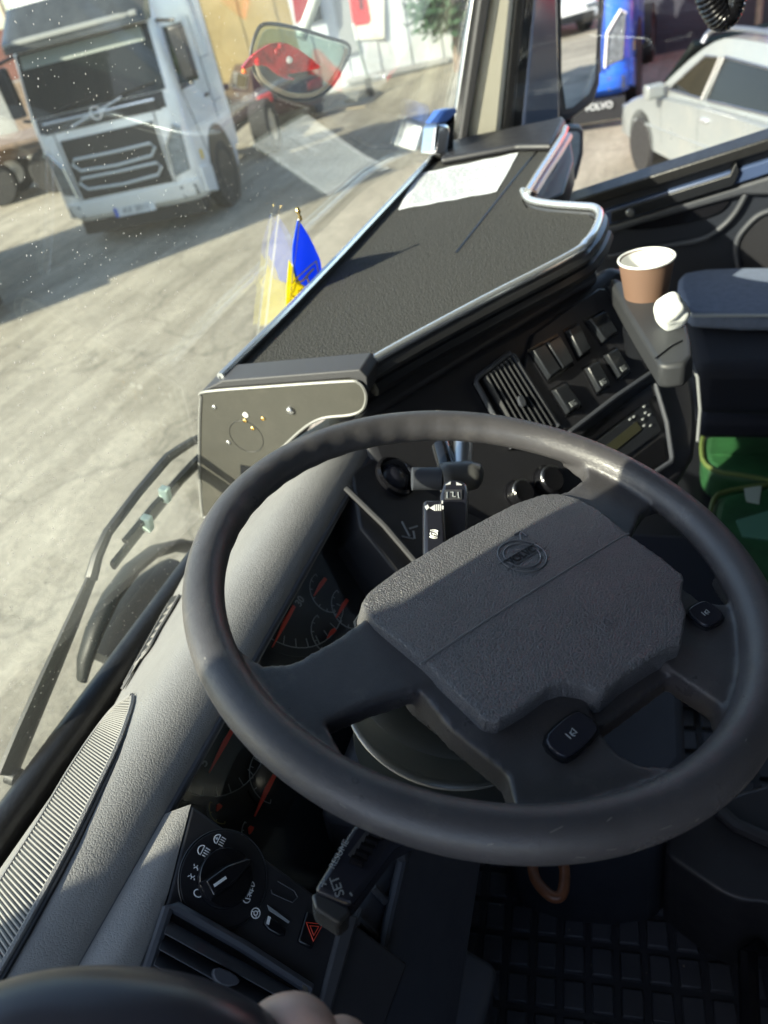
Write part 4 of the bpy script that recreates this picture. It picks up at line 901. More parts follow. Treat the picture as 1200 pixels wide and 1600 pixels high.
def needle(p0, p1, w=.004, par=cl):
    a = Vector(CF.on(*p0)); b = Vector(CF.on(*p1)); d = (b - a).normalized(); n_ = Vector((-d.y, d.x))
    L2 = (b - a).length
    pts = [a + n_ * w * .5, a - n_ * w * .5, a + d * L2 * .35 - n_ * w * .8, b - n_ * w * .12, b + n_ * w * .12, a + d * L2 * .35 + n_ * w * .5]
    return MB().prism(CF, [tuple(q) for q in pts], .001, .003).build('needle', needle_red, par)
def gauge(pc_, rad, needle_px, ring=(100, 260), col=dim_print, nums=(), ticks=7):
    q = CF.on(*pc_); gq = MB().prism(CF, [(a, min(b, .056)) for a, b in arc(*q, rad * 1.12, 0, 354, 48)], -.0042, -.0032).build('gauge', mat('gauge disc', (.012, .015, .018), .4), cl)
    m_ = MB(); ar_ = [p for p in arc(*q, rad, *ring, 24) if p[1] < .055]
    if len(ar_) > 1: m_.tube([CF.P(a, b, .0005) for a, b in ar_], .0006, 4)
    for i in range(ticks):
        an = R(ring[0] + (ring[1] - ring[0]) * i / (ticks - 1))
        if q[1] + rad * math.sin(an) < .055: m_.tube([CF.P(q[0] + k * math.cos(an), q[1] + k * math.sin(an), .0005) for k in (rad * .86, rad)], .0006, 4)
    m_.build('scale', col, gq)
    needle(*needle_px, par=gq)
    for tx, px_, sz in nums: T(tx, CF, CF.on(*px_), sz, 0, col, gq, 'numeral', .001, .0002)
    return gq
gauge((330, 1140), .062, ((362, 1140), (325, 1208)), (120, 300), dim_print, (('5', (318, 1192), .012),), 14)
gauge((428, 1210), .028, ((427, 1212), (396, 1276)), (60, 200))
gauge((348, 1262), .014, ((343, 1258), (337, 1268)), (100, 220), olive_print, (), 4)
gauge((398, 1300), .014, ((392, 1292), (388, 1304)), (80, 180), dim_print, (), 4)
gauge((455, 915), .075, ((458, 948), (424, 1012)), (110, 290), dim_print, (('20', (414, 996), .013), ('30', (468, 940), .013)), 15)
gauge((512, 925), .026, ((507, 905), (489, 932)), (70, 230))
gauge((545, 950), .026, ((541, 938), (524, 966)), (70, 230))
gauge((515, 990), .026, ((522, 984), (510, 998)), (70, 230))
MB().prism(CF, CF.ons([(470, 1055), (600, 960), (640, 1010), (540, 1120)]), -.003, -.001).build('display_screen', mat('screen', (.02, .026, .028), .1), cl)
MB().box(CF, -.195, .31, -.13, .056, .0145, .016).build('cluster_cover', clear_glass, cl)
# panels right of the cluster
MB().prism(LP, LP.ons([(556, 730), (612, 690), (760, 640), (800, 820), (700, 920), (640, 900), (570, 815)]), -.12, -.012).build('ignition_panel', panel_plastic, db, bevel=.004)
MB().tube([LP.X(x, y, -.008) for x, y in ((540, 762), (600, 820), (660, 890), (700, 930))], .004, 8).build('panel_seam', frame_dark, db, smooth=True)
ig = LP.on(624, 738)
igo = MB().lathe(LP, ig, [(.030, -.014), (.030, -.006), (.0265, -.003), (.024, -.006), (.022, -.02)], 40, False).build('ignition_ring', gloss_black, db, smooth=True)
MB().lathe(LP, ig, [(.023, -.014), (.018, -.006), (.008, -.002), (.0005, -.001)], 30).build('ignition_cap', button_black, igo, smooth=True)
sm_ = MB()
for ps in ([(628, 815), (640, 838)], [(628, 838), (646, 842)], [(640, 826), (652, 822)], [(646, 830), (648, 842)]): sm_.tube([LP.X(x, y, -.0115) for x, y in ps], .0014, 4)
sm_.build('panel_mark', dim_print, db)
# below the dash: ribbed fuse panel, column foot
LW = F(c(-.2, .11, -.2), (1, 0, 0), (0, .3, .95))
MB().prism(LW, LW.ons([(548, 1440), (640, 1318), (760, 1300), (700, 1700), (440, 1760)]), -.05, 0).build('fuse_cover', lower_plastic, db, bevel=.004)
fr_ = MB()
for ps in (((582, 1385), (602, 1408)), ((556, 1430), (586, 1462)), ((528, 1512), (568, 1560)), ((500, 1580), (540, 1630)), ((540, 1500), (562, 1420)), ((600, 1470), (612, 1400))):
    fr_.tube([LW.X(x, y, .002) for x, y in ps], .0038, 8)
fr_.build('fuse_cover_rib', frame_dark, db, smooth=True)
MB().tube([LW.X(x, y, .006) for x, y in ((620, 1330), (628, 1345), (606, 1440), (588, 1530), (570, 1640))], .005, 8).build('fuse_cover_edge', lower_plastic, db, smooth=True)
MB().prism(LP, LP.ons([(530, 1440), (546, 1428), (560, 1432), (500, 1640), (478, 1640)]), -.02, .003).build('panel_end_strip', frame_dark, db, bevel=.003)
MB().box(G, XL, .62, .27, .50, -.87 + H, -.40 + H).build('toe_board', deep_plastic, db)
MB().box(G, -.78, -.2, .14, .3, -.8 + H, -.24 + H).build('knee_panel', lower_plastic, db, bevel=.02)

# ---- centre stack facing the driver
SF = F(c(.496, .128, -.1), (.875, -.485, 0), (.335, .53, .776))
def sp2(*p, w=0): return SF.ons(p, w)
st = db
MB().prism(SF, smooth_poly(sp2((560, 640), (700, 560), (945, 425), (968, 395), (1020, 445), (1064, 515), (1094, 575), (1106, 650), (1098, 735), (1010, 810), (960, 960), (800, 960), (640, 830), (580, 720)), 1), -.22, -.012).build('console_body', panel_plastic, st, bevel=.02, seg=4)
MB().prism(SF, sp2((566, 648), (575, 620), (760, 505), (935, 412), (940, 436), (765, 540), (600, 640)), -.06, -.004).build('under_shelf_fascia', panel_plastic, st, bevel=.008, seg=3)
MB().prism(SF, smooth_poly(sp2((800, 545), (935, 448), (952, 448), (1022, 560), (1026, 572), (900, 668), (880, 672)), 1), -.02, -.004).build('switch_plate', panel_plastic, st, bevel=.003, seg=3)
MB().tube([SF.X(x, y, -.002) for x, y in ((952, 446), (985, 498), (1024, 562), (1030, 574), (960, 622), (890, 676))], .0042, 8).build('plate_ridge', lower_plastic, st, smooth=True)
SW = {'a': ((828, 548), (848, 536), (876, 580), (857, 594)), 'b': ((850, 536), (872, 524), (896, 568), (877, 580)), 'c': ((884, 516), (902, 505), (922, 548), (905, 560)),
      'd': ((916, 500), (944, 486), (964, 520), (942, 536)), 'e': ((862, 610), (882, 598), (908, 634), (886, 648)), 'f': ((914, 575), (932, 564), (952, 602), (934, 614)), 'g': ((944, 555), (962, 544), (984, 580), (966, 592))}
for k_, q4 in SW.items():
    s4 = [(x + 4, y + 2) for x, y in q4] if 0 else list(q4)
    pts = SF.ons(s4); cx = sum(p[0] for p in pts) / 4; cy = sum(p[1] for p in pts) / 4
    big = [(cx + (a - cx) * 1.18, cy + (b - cy) * 1.12) for a, b in pts]
    MB().prism(SF, big, -.004, -.0025).build('switch_well', gloss_black, st)
    top = [(cx + (a - cx) * .86, cy + (b - cy) * .9) for a, b in pts]
    s_ = MB().prism(SF, pts, -.003, .006, top).build('rocker_switch', mat('rocker', (.018, .02, .024), .25, spec=.6), st, bevel=.0015, seg=3)
    if k_ in 'efg':
        a = Vector(top[0]); b = Vector(top[1]); c_ = Vector(top[2]); d_ = Vector(top[3]); m_ = MB()
        lo = (c_ + d_) / 2 * .8 + (a + b) / 2 * .2; ux = (b - a).normalized() * .006; uy = (a - d_).normalized() * .004
        for k in range(4): m_.tube([SF.P(*(lo - ux + uy * (k - 1.5) * .5), .0064), SF.P(*(lo + ux * (1 if k != 2 else .3) + uy * (k - 1.5) * .5), .0064)], .0005, 4)
        m_.tube([SF.P(*(lo - ux - uy), .0064), SF.P(*(lo - ux + uy), .0064)], .0005, 4)
        m_.build('switch_symbol', dim_print, s_)
# centre air vent
cv = MB().prism(SF, sp2((744, 594), (798, 552), (872, 664), (800, 700)), -.012, -.006).build('centre_vent', gloss_black, st)
vs_ = MB()
for k in range(8):
    t_ = (k + .5) / 8; p0 = (750 + 48 * t_, 594 - 37 * t_); p1 = (806 + 60 * t_, 694 - 30 * t_)
    a = SF.X(*p0, -.006); b = SF.X(*p1, -.006); vs_.loft([[p, p + SF.w * .008 + SF.u * .004, p + SF.w * .0085 + SF.u * .0048, p + SF.u * .0012] for p in (a, b)])
vs_.build('centre_vent_slat', deep_plastic, cv)
MB().tube([SF.X(x, y, -.002) for x, y in ((800, 700), (744, 598), (746, 590), (796, 552), (802, 556), (872, 666))], .004, 8).build('vent_surround', lower_plastic, cv, smooth=True)
MB().prism(SF, smooth_poly(sp2((806, 622), (812, 618), (820, 634), (812, 638)), 1), .0, .006).build('vent_tab', lower_plastic, cv)
# radio and tray
MB().prism(SF, sp2((896, 690), (1024, 596), (1034, 612), (908, 702)), -.012, -.008).build('slot', gloss_black, st)
rd = MB().prism(SF, sp2((908, 712), (1018, 622), (1040, 670), (940, 745)), -.014, -.009).build('radio', mat('radio face', (.02, .022, .026), .3), st, bevel=.001)
MB().prism(SF, sp2((930, 712), (1000, 656), (1008, 668), (942, 722)), -.009, -.0075).build('radio_display', mat('radio screen', (.05, .05, .03), .15), rd)
rk = MB()
for x, y in ((1012, 632), (1014, 642), (1020, 645), (1010, 652), (1012, 662), (1022, 662), (990, 652), (996, 648)): rk.prism(SF, [(SF.on(x, y)[0] + a, SF.on(x, y)[1] + b) for a, b in ((-.002, -.0012), (.002, -.0012), (.002, .0012), (-.002, .0012))], -.009, -.0065)
rk.build('radio_key', dim_print, rd)
MB().prism(SF, sp2((945, 752), (1040, 680), (1046, 716), (965, 770)), -.014, -.008).build('storage_slot', gloss_black, st)
MB().tube([SF.X(x, y, -.006) for x, y in ((1024, 600), (1042, 660), (1050, 715), (1048, 722), (965, 776))], .004, 8).build('slot_edge', lower_plastic, st, smooth=True)
for x, y, r in ((860, 750, .021), (815, 770, .019)):
    k_ = MB().lathe(SF, SF.on(x, y), [(r * 1.15, -.012), (r * 1.15, -.008), (r, -.007), (r * .96, .004), (r * .8, .008), (r * .2, .007)], 36).build('heater_knob', gloss_black, st, smooth=True)
    q = Vector(SF.on(x, y)); MB().tube([SF.P(a, b, .006) for a, b in arc(q.x, q.y, r * .92, 20, 150, 14)], .0014, 6).build('knob_highlight_ring', satin, k_)
MB().tube([SF.X(x, y, -.004) for x, y in ((1078, 560), (1090, 590), (1094, 640), (1090, 690))], .0028, 8).build('console_reflection_strip', mat('pale reflection strip', (.2, .21, .22), .4), st, smooth=True)  # pale tube stands in for a reflection along the console side
# console top behind, with a cup holder
ZS = F(c(0, 0, -.078), (1, 0, 0), (0, 1, 0))
MB().prism(ZS, smooth_poly(ZS.ons([(948, 432), (972, 436), (1000, 458), (1030, 474), (1062, 480), (1080, 520), (1084, 566), (1030, 572), (1024, 560), (985, 498)]), 1), -.035, 0).build('console_shoulder', mat('console shoulder', (.034, .036, .04), .5, .2, 900), st, bevel=.012, seg=4)
MB().tube([ZS.X(1024, 560, .001), ZS.X(1050, 540, .001), ZS.X(1066, 532, .001)], .0012, 4).build('shoulder_seam', deep_plastic, st)
MB().lathe(F(c(.693, -.088, -.15), (1, 0, 0), (0, 1, 0)), (0, 0), [(.03, -.02), (.034, .02), (.030, .022), (.0001, .022)], 32).build('cup_holder', deep_plastic, st, smooth=True)

cupf = F(c(.693, -.088, -.112), (1, 0, 0), (0, 1, 0))
cu = thing('paper_cup', 'brown paper cup with white inside standing behind the shelf corner', 'cup', cupf.o)
MB().lathe(cupf, (0, 0), [(.026, 0), (.0385, .088), (.0385, .0885), (.036, .0885), (.025, .006), (.0001, .006)], 48, False).build('cup_wall', cup_brown, cu, smooth=True)
MB().lathe(cupf, (0, 0), [(.0352, .0875), (.0240, .008), (.0001, .0075)], 48, False).build('cup_lining', cup_white, cu, smooth=True)
MB().tube([cupf.P(a, b, .089) for a, b in arc(0, 0, .0385, 0, 360, 48)], .0018, 8).build('cup_rim', cup_white, cu, smooth=True)
# crumpled tissue
bm = bmesh.new(); bmesh.ops.create_icosphere(bm, subdivisions=4, radius=.025)
for v in bm.verts:
    k = v.co.copy(); n_ = noise.noise(k * 38) * .34 + abs(noise.noise(k * 60 + Vector((3, 1, 2)))) * .16
    v.co = k * (.85 + n_); v.co.z *= 1.15
me = bpy.data.meshes.new('crumpled_tissue'); bm.to_mesh(me); bm.free(); me.materials.append(tissue_m)
for p in me.polygons: p.use_smooth = True
tq = bpy.data.objects.new('crumpled_tissue', me); bpy.context.collection.objects.link(tq); tq.location = zpt(1050, 486, H - .055); tag(tq, 'crumpled white tissue pushed in beside the brown paper cup', 'tissue')

# ---- passenger seat, floor, mat, green canisters
se = thing('passenger_seat', 'blue grey topped passenger seat base at the right edge', 'seat', c(1.3, -.3, -.86))
QF = F(c(1.2, -.3, -.36), (0, -1, 0), (1, 0, 0)); QF = F(c(1.2, -.3, -.36), (1, 0, 0), (0, 1, 0))
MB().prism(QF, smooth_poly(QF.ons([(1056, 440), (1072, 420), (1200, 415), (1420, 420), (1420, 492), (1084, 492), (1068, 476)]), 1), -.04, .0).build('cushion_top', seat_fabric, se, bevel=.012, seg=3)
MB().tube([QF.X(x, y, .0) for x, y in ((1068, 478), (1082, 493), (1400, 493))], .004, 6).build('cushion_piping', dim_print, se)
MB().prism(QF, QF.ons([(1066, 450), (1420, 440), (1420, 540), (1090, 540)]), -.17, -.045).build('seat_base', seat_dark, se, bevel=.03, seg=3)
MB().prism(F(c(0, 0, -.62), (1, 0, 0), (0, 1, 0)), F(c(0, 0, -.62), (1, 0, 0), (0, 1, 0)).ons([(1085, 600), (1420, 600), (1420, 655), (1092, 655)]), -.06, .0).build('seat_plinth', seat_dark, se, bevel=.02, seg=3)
MB().box(G, 1.0, 1.6, -1.1, -.95, -.36 + H, .3 + H).build('backrest', seat_fabric, se, bevel=.04, seg=3)
GFm = F(c(0, 0, -.76), (1, 0, 0), (0, 1, 0))
for i, (poly, lb) in enumerate(((((1094, 690), (1106, 672), (1400, 668), (1400, 790), (1180, 745), (1100, 735)), 'larger dark green canister lying beyond the steering wheel at the right edge'), (((1108, 790), (1130, 762), (1400, 740), (1400, 900), (1180, 930), (1110, 860)), 'green canister with pale label, nearer one beside the steering wheel rim'))):
    t = thing('green_canister', lb, 'canister', GFm.X(*poly[3]), 'green canisters in the passenger footwell')
    MB().prism(GFm, smooth_poly(GFm.ons(poly), 1), -.1, .0).build('shell', green_p, t, bevel=.025, seg=4)
    pe = smooth_poly(GFm.ons(poly), 2); MB().tube([GFm.P(a, b, .0) for a, b in pe], .006, 6, True).build('rim_seam', green_edge, t, smooth=True)
    if i: MB().prism(GFm, GFm.ons([(1162, 762), (1190, 760), (1186, 788), (1166, 784)]), 0, .003).build('label', mat('pale label', (.35, .4, .33), .6), t); MB().prism(GFm, GFm.ons([(1150, 815), (1200, 800), (1230, 850), (1160, 840)]), 0, .004).build('pale_patch', mat('pale green patch', (.08, .2, .13), .5), t)
    else: MB().prism(GFm, GFm.ons([(1110, 706), (1200, 702), (1260, 710), (1110, 712)]), 0, .004).build('moulded_rib', green_p, t)
# rubber mat
MZ = F(c(0, 0, -.86), (1, 0, 0), (0, 1, 0))
fm = thing('floor_mat', 'black rubber floor mat moulded in raised squares under the wheel', 'mat', c(.1, -.1, -.87))
MB().box(MZ, -.32, .75, -.8, .30, -.012, .004).build('mat_base', mat('mat rubber', (.03, .031, .036), .5, .3, 60, vary=.3, vscale=9, dist=.001), fm, bevel=.004)
tl = MB(); cxn = .0495; a0 = R(7)
for i in range(-9, 17):
    for j in range(-14, 8):
        x = i * cxn; y = j * .041 
        xx = x * math.cos(a0) - y * math.sin(a0) + .1; yy = x * math.sin(a0) + y * math.cos(a0) - .02
        if -.30 < xx < .70 and -.78 < yy < .27:
            f2 = F(MZ.P(xx, yy, .004), (math.cos(a0), math.sin(a0), 0), (-math.sin(a0), math.cos(a0), 0))
            tl.prism(f2, [(-.0205, -.0165), (.0205, -.0165), (.0205, .0165), (-.0205, .0165)], -.001, .006, [(-.018, -.014), (.018, -.014), (.018, .014), (-.018, .014)])
tl.build('raised_square', mat('mat square', (.065, .066, .075), .4, .3, 90, vary=.25, vscale=12, dist=.0008), fm, bevel=.0015)
random.seed(11)
gr = MB()
for _ in range(140):
    x, y = random.uniform(-.3, .7), random.uniform(-.75, .25); s_ = random.uniform(.0008, .0022); gr.box(MZ, x, x + s_, y, y + s_, .0105, .0105 + s_)
gr.build('grit', mat('grit', (.35, .3, .24), .9), fm)
# column boot and lower covers
cb = thing('steering_column', 'dark steering column cover under the wheel with multi-function stalks', 'steering column', c(-.02, .1, -.86))
WN = Vector((.057, -.262, .963)).normalized()
WU = Vector((.84, -.51, -.188)); WU = (WU - WN * WU.dot(WN)).normalized()
WV = WN.cross(WU)
WF = F(c(0, 0, 0), WU, WV)
XN = Vector((1, 0, 0)); NF = F(c(0, 0, 0), XN, WN.cross(XN))      # same plane, not turned
MB().lathe(NF, (0, -.02), [(.035, -.03), (.046, -.036), (.050, -.06), (.049, -.075), (.052, -.078), (.056, -.12), (.06, -.19)], 48).build('column_collar', lower_plastic, cb, smooth=True)
MB().tube([NF.P(a, b - .02, -.077) for a, b in arc(0, 0, .0505, 0, 360, 48)], .0018, 8).build('collar_ring', satin, cb, smooth=True)
MB().prism(NF, rrect(-.06, .06, -.055, .05, .025), -.20, -.12).build('column_shroud', panel_plastic, cb, bevel=.015, seg=4)
MB().loft([[c(-.115, .16, -.22), c(-.115, .07, -.22), c(.06, .07, -.22), c(.06, .16, -.22)], [c(-.11, .20, -.5), c(-.11, .12, -.5), c(.04, .12, -.5), c(.04, .2, -.5)], [c(-.10, .24, -.66), c(-.10, .17, -.66), c(.03, .17, -.66), c(.03, .24, -.66)]]).build('column_cover', panel_plastic, cb, bevel=.012, seg=4)
MB().tube([c(-.117, .075, -.22), c(-.112, .125, -.5), c(-.102, .175, -.66)], .006, 8).build('cover_edge', frame_dark, cb)
MB().loft([[c(-.24, .14, -.50), c(-.24, .04, -.56), c(-.085, .03, -.56), c(-.075, .14, -.50)], [c(-.23, .2, -.86), c(-.23, .08, -.86), c(-.07, .08, -.86), c(-.06, .2, -.86)]]).build('pedal_cover', column_m, cb, bevel=.012, seg=4)
MB().lathe(NF, (-.052, .002), [(.03, -.04), (.068, -.044), (.083, -.055), (.087, -.075), (.087, -.09), (.080, -.10), (.078, -.16), (.03, -.17)], 64).build('stalk_housing', mat('housing plastic', (.022, .025, .024), .35, .2, 900), cb, smooth=True)
MB().tube([NF.P(-.052 + a, .002 + b, -.0905) for a, b in arc(0, 0, .0865, 0, 360, 64)], .0016, 8).build('housing_ring', satin, cb, smooth=True)
ZL = F(c(0, 0, -.5), (1, 0, 0), (0, 1, 0))
MB().prism(ZL, smooth_poly(ZL.ons([(760, 900), (1050, 960), (1066, 1060), (1074, 1235), (900, 1262), (730, 1215)]), 1), -.36, 0).build('lower_console', mat('lower console', (.03, .034, .044), .5, .2, 900, vary=.15, vscale=10), st, bevel=.012, seg=3)
# stalk, left
NL = F(NF.P(0, 0, -.045), NF.u, NF.v)
sl_ = MB().prism(NL, NL.ons([(489, 1391), (553, 1287), (640, 1262), (660, 1300), (616, 1325), (549, 1416)]), -.024, 0).build('cruise_stalk', button_black, cb, bevel=.004, seg=3)
MB().prism(NL, NL.ons([(486, 1393), (496, 1389), (545, 1412), (548, 1424), (530, 1440), (492, 1416)]), -.028, -.004).build('end_button', mat('button cap', (.05, .052, .056), .25), sl_, bevel=.004, seg=3)
sw_ = MB()
for k in range(5):
    a = NL.X(548 + k * 7.5, 1342 - k * 10, .001); b = NL.X(568 + k * 7.5, 1350 - k * 10, .001); sw_.tube([a, b], .0028, 8)
sw_.build('thumb_wheel', gloss_black, sl_, smooth=True)
MB().prism(NL, NL.ons([(544, 1336), (574, 1296), (590, 1306), (562, 1352)]), .0, .001).build('wheel_window', frame_dark, sl_)
sa = ang(NL.on(530, 1393), NL.on(524, 1376))
T('SET', NL, NL.on(527, 1385), .008, sa + math.pi, dim_print, sl_, w=.0006)
T('RESUME', NL, NL.on(530, 1335), .0055, ang(NL.on(545, 1310), NL.on(520, 1355)), dim_print, sl_, w=.0006)
T('+', NL, NL.on(506, 1381), .009, 0, dim_print, sl_, w=.0006); T('-', NL, NL.on(547, 1399), .009, 1, dim_print, sl_, w=.0006)
NR = F(NF.P(0, 0, -.05), NF.u, NF.v)
s1 = MB().prism(NR, NR.ons([(661, 783), (664, 779), (692, 780), (695, 790), (700, 870), (690, 960), (672, 960), (662, 870)]), -.016, .0).build('wiper_stalk', button_black, cb, bevel=.004, seg=3)
m_ = MB()
m_.prism(NR, NR.ons([(664, 792), (668, 789), (671, 794), (667, 797)]), 0, .0008).prism(NR, NR.ons([(672, 794), (680, 789), (680, 798)]), 0, .0008)
for k in range(3): m_.prism(NR, NR.ons([(681 + k * 3, 789), (683 + k * 3, 789), (683 + k * 3, 798), (681 + k * 3, 798)]), 0, .0008)
m_.prism(NR, NR.ons([(690, 791), (693, 791), (693, 796), (690, 796)]), 0, .0008); m_.prism(NR, NR.ons([(690, 783), (692, 783), (692, 787), (690, 787)]), 0, .0008)
cc_ = NR.on(678, 835); m_.tube([NR.P(a, b, .0006) for a, b in arc(*cc_, .0034, 0, 360, 16)], .0006, 4, True); m_.tube([NR.P(cc_[0] - .002, cc_[1], .0006), NR.P(cc_[0] + .002, cc_[1], .0006)], .0006, 4).tube([NR.P(cc_[0], cc_[1] - .002, .0006), NR.P(cc_[0], cc_[1] + .002, .0006)], .0006, 4)
m_.tube([NR.P(a, b, .0006) for a, b in arc(*cc_, .0055, 150, 230, 8)], .0006, 4).tube([NR.P(a, b, .0006) for a, b in arc(*cc_, .0055, -30, 50, 8)], .0006, 4)
m_.build('stalk_symbol', white_print, s1)
NR2 = F(NF.P(0, 0, -.062), NF.u, NF.v)
s2 = MB().prism(NR2, NR2.ons([(688, 770), (694, 752), (702, 748), (722, 749), (731, 756), (733, 770), (730, 860), (720, 950), (694, 950), (688, 860)]), -.02, .0).build('indicator_stalk', button_black, cb, bevel=.004, seg=3)
m_ = MB().prism(NR2, NR2.ons([(696, 758), (704, 753), (704, 757)]), 0, .0008).prism(NR2, NR2.ons([(713, 754), (722, 758), (713, 758)]), 0, .0008)
m_.build('stalk_symbol', white_print, s2)
MB().prism(NR2, NR2.ons([(695, 766), (722, 766), (722, 781), (695, 781)]), 0, .0012).build('rocker_cap', frame_dark, s2, bevel=.0005)
m_ = MB()
for ps in (((699, 769), (699, 778)), ((704, 769), (708, 769), (708, 776), (712, 776)), ((716, 769), (717, 778))): m_.tube([NR2.X(x, y, .0016) for x, y in ps], .0007, 4)
m_.build('stalk_symbol', dim_print, s2)
# key lever
NK = F(NF.P(0, 0, -.085), NF.u, NF.v)
kl = MB().tube([NK.X(644, 748, 0), NK.X(688, 748, 0)], .0125, 20).build('brake_lever_collar', lower_plastic, cb, smooth=True)
MB().tube([NK.X(x, y, 0) for x, y in ((688, 748), (696, 747), (704, 745), (735, 743), (748, 744), (755, 745))], [.015, .0175, .0165, .0165, .014, .006], 20).build('lever_head', mat('scuffed lever', (.09, .09, .09), .35, .2, 200), kl, smooth=True)
MB().tube([NK.X(722, 735, 0), NK.X(724, 690, .01)], .011, 14).build('lever_neck', satin, kl, smooth=True)
MB().tube([NK.X(700, 735, 0), NK.X(690, 700, .0)], .012, 12).build('lever_tab', gloss_black, kl, smooth=True)
# ============================================================ STEERING WHEEL
sw = thing('steering_wheel', 'large worn black four-spoke steering wheel turned to the right', 'steering wheel', c(0, 0, -.02))
RR = .2145
def P_(u, v, w): return WF.P(u / 1000, v / 1000, w)
b = MB(); N_ = 180; rings = []
for i in range(N_):
    a = 2 * math.pi * i / N_; ca, sa_ = math.cos(a), math.sin(a); ce = WF.P(RR * ca, RR * sa_, 0); rd_ = WF.u * ca + WF.v * sa_
    deg = math.degrees(a) % 360
    low = max(0, -math.sin(a)); r0 = .0156 + .0012 * low
    grip = 1 if 38 < deg < 142 else 0
    ring = []
    for k in range(20):
        q = 2 * math.pi * k / 20; rr = r0
        if grip and math.cos(q) < -.5: rr += .0004 * math.cos(a * 46) * min(1, (deg - 38) / 6, (142 - deg) / 6)
        ring.append(ce + rd_ * math.cos(q) * rr + WF.w * math.sin(q) * rr)
    rings.append(ring)
b.loft(rings, False, True)
def plate(pts, w0, w1, top=None): b.prism(WF, [(x / 1000, y / 1000) for x, y in pts], w0, w1, [(x / 1000, y / 1000) for x, y in top] if top else None)
plate([(-95, 18), (-134, 14), (-168, 14), (-186, 24), (-196, 60), (-214, 60), (-216, 0), (-206, -70), (-184, -66), (-179, -39), (-150, -44), (-114, -54), (-95, -56)], -.020, -.003)
plate([(115, 38), (149, 32), (182, 36), (192, 46), (196, 76), (212, 70), (216, 20), (212, -30), (198, -26), (179, -28), (160, -36), (138, -46), (115, -46)], -.020, -.003)
plate([(-100, -60), (-112, -54), (-116, -90), (-110, -134), (-122, -152), (-150, -152), (-130, -175), (-90, -200), (-40, -214), (-10, -214), (-24, -192), (-38, -180), (-42, -166), (-38, -150), (-20, -120), (-50, -60)], -.028, -.005)
plate([(50, -120), (46, -150), (49, -185), (40, -194), (20, -197), (40, -214), (90, -198), (150, -158), (186, -112), (176, -109), (160, -134), (140, -137), (125, -122), (130, -90), (138, -60), (90, -60)], -.028, -.005)
plate([(-108, 20), (-60, 40), (90, 46), (140, 36), (146, -4), (136, -60), (130, -120), (60, -150), (-30, -146), (-106, -110), (-114, -54)], -.036, -.012)
def wwarp(p):
    return p
rim = b.build('rim_with_spokes', wheel_leather, sw, remesh=.0022, sm=7)
# hub pad
pad_pts = [(-105, 24), (-98, 33), (-85, 38), (-57, 42), (11, 47), (90, 48), (120, 44), (134, 36), (142, 26), (145, -4), (134, -44), (132, -82), (128, -100), (118, -110), (102, -118), (88, -130), (61, -145), (46, -143), (36, -134), (30, -128), (0, -126), (-22, -130), (-29, -127), (-36, -118), (-46, -114), (-71, -112), (-96, -110), (-104, -101), (-106, -80), (-104, -44), (-107, 5)]
# bottom is a shallow bay above the spokes
pad_pts = [(-105, 22), (-100, 31), (-88, 37), (-57, 42), (11, 47), (90, 48), (124, 43), (138, 34), (144, 20), (144, -4), (135, -44), (133, -82), (129, -104), (112, -114), (102, -119), (92, -130), (60, -146), (40, -141), (2, -138), (-22, -139), (-27, -136), (-29, -127), (-38, -117), (-50, -113), (-72, -113), (-97, -111), (-103, -104), (-103, -80), (-103, -44), (-107, 5)]
def grow(pts, k): cx, cy = 18, -42; return [((cx + (x - cx) * k) / 1000, (cy + (y - cy) * k) / 1000) for x, y in pts]
hb = MB().prism(WF, grow(pad_pts, 1.0), -.024, .009, grow(pad_pts, .975))
def pwarp(p):
    d = p - WF.o; u, v, w = d.dot(WF.u), d.dot(WF.v), d.dot(WF.w)
    k = max(0, min(1, (w + .02) / .025))
    if v > -.044: w -= k * (v + .044) ** 2 * 1.1
    w -= k * (abs(u - .018) / .12) ** 3 * .003
    return WF.P(u, v, w)
hubp = hb.build('hub_pad', hub_leather, sw, remesh=.0016, sm=6, warp=pwarp)
def on_hub(u, v, e=0):
    w = .009
    if v > -.044: w -= (v + .044) ** 2 * 1.1
    w -= (abs(u - .018) / .12) ** 3 * .003
    return WF.P(u, v, w + e)
MB().tube([on_hub(-.1035 + .237 * i / 24, -.044, -.0003) for i in range(25)], .0009, 6).build('fold_line', mat('fold line', (.16, .16, .165), .4), hubp)
MB().tube([P_(x, y, -.0225) for x, y in pad_pts], .0022, 6, True).build('pad_gap', deep_plastic, hubp)
em = mat('embossed mark', (.11, .11, .118), .35)
lg = Vector((.035, -.011)); lo = MB()
for r_ in (.0195, .0148): lo.tube([on_hub(lg.x + r_ * math.cos(a), lg.y + r_ * math.sin(a), .0002) for a in [2 * math.pi * i / 48 for i in range(48)]], .0007, 6, True)
lo.tube([on_hub(lg.x + x, lg.y + y, .0002) for x, y in ((.0138, .0138), (.0215, .0215))], .0009, 6).tube([on_hub(lg.x + x, lg.y + y, .0002) for x, y in ((.0150, .0228), (.0228, .0228), (.0228, .0150))], .0009, 6)
for s_ in (-.0044, .0044): lo.tube([on_hub(lg.x - .0225, lg.y + s_, .0002), on_hub(lg.x + .0225, lg.y + s_, .0002)], .0006, 6)
lgo = lo.build('round_emblem', em, hubp)
T('VOLVO', F(on_hub(lg.x, lg.y, 0), WF.u, WF.v), (0, 0), .0096, 0, deep_plastic, lgo, 'emblem_lettering', .0006, .0003)
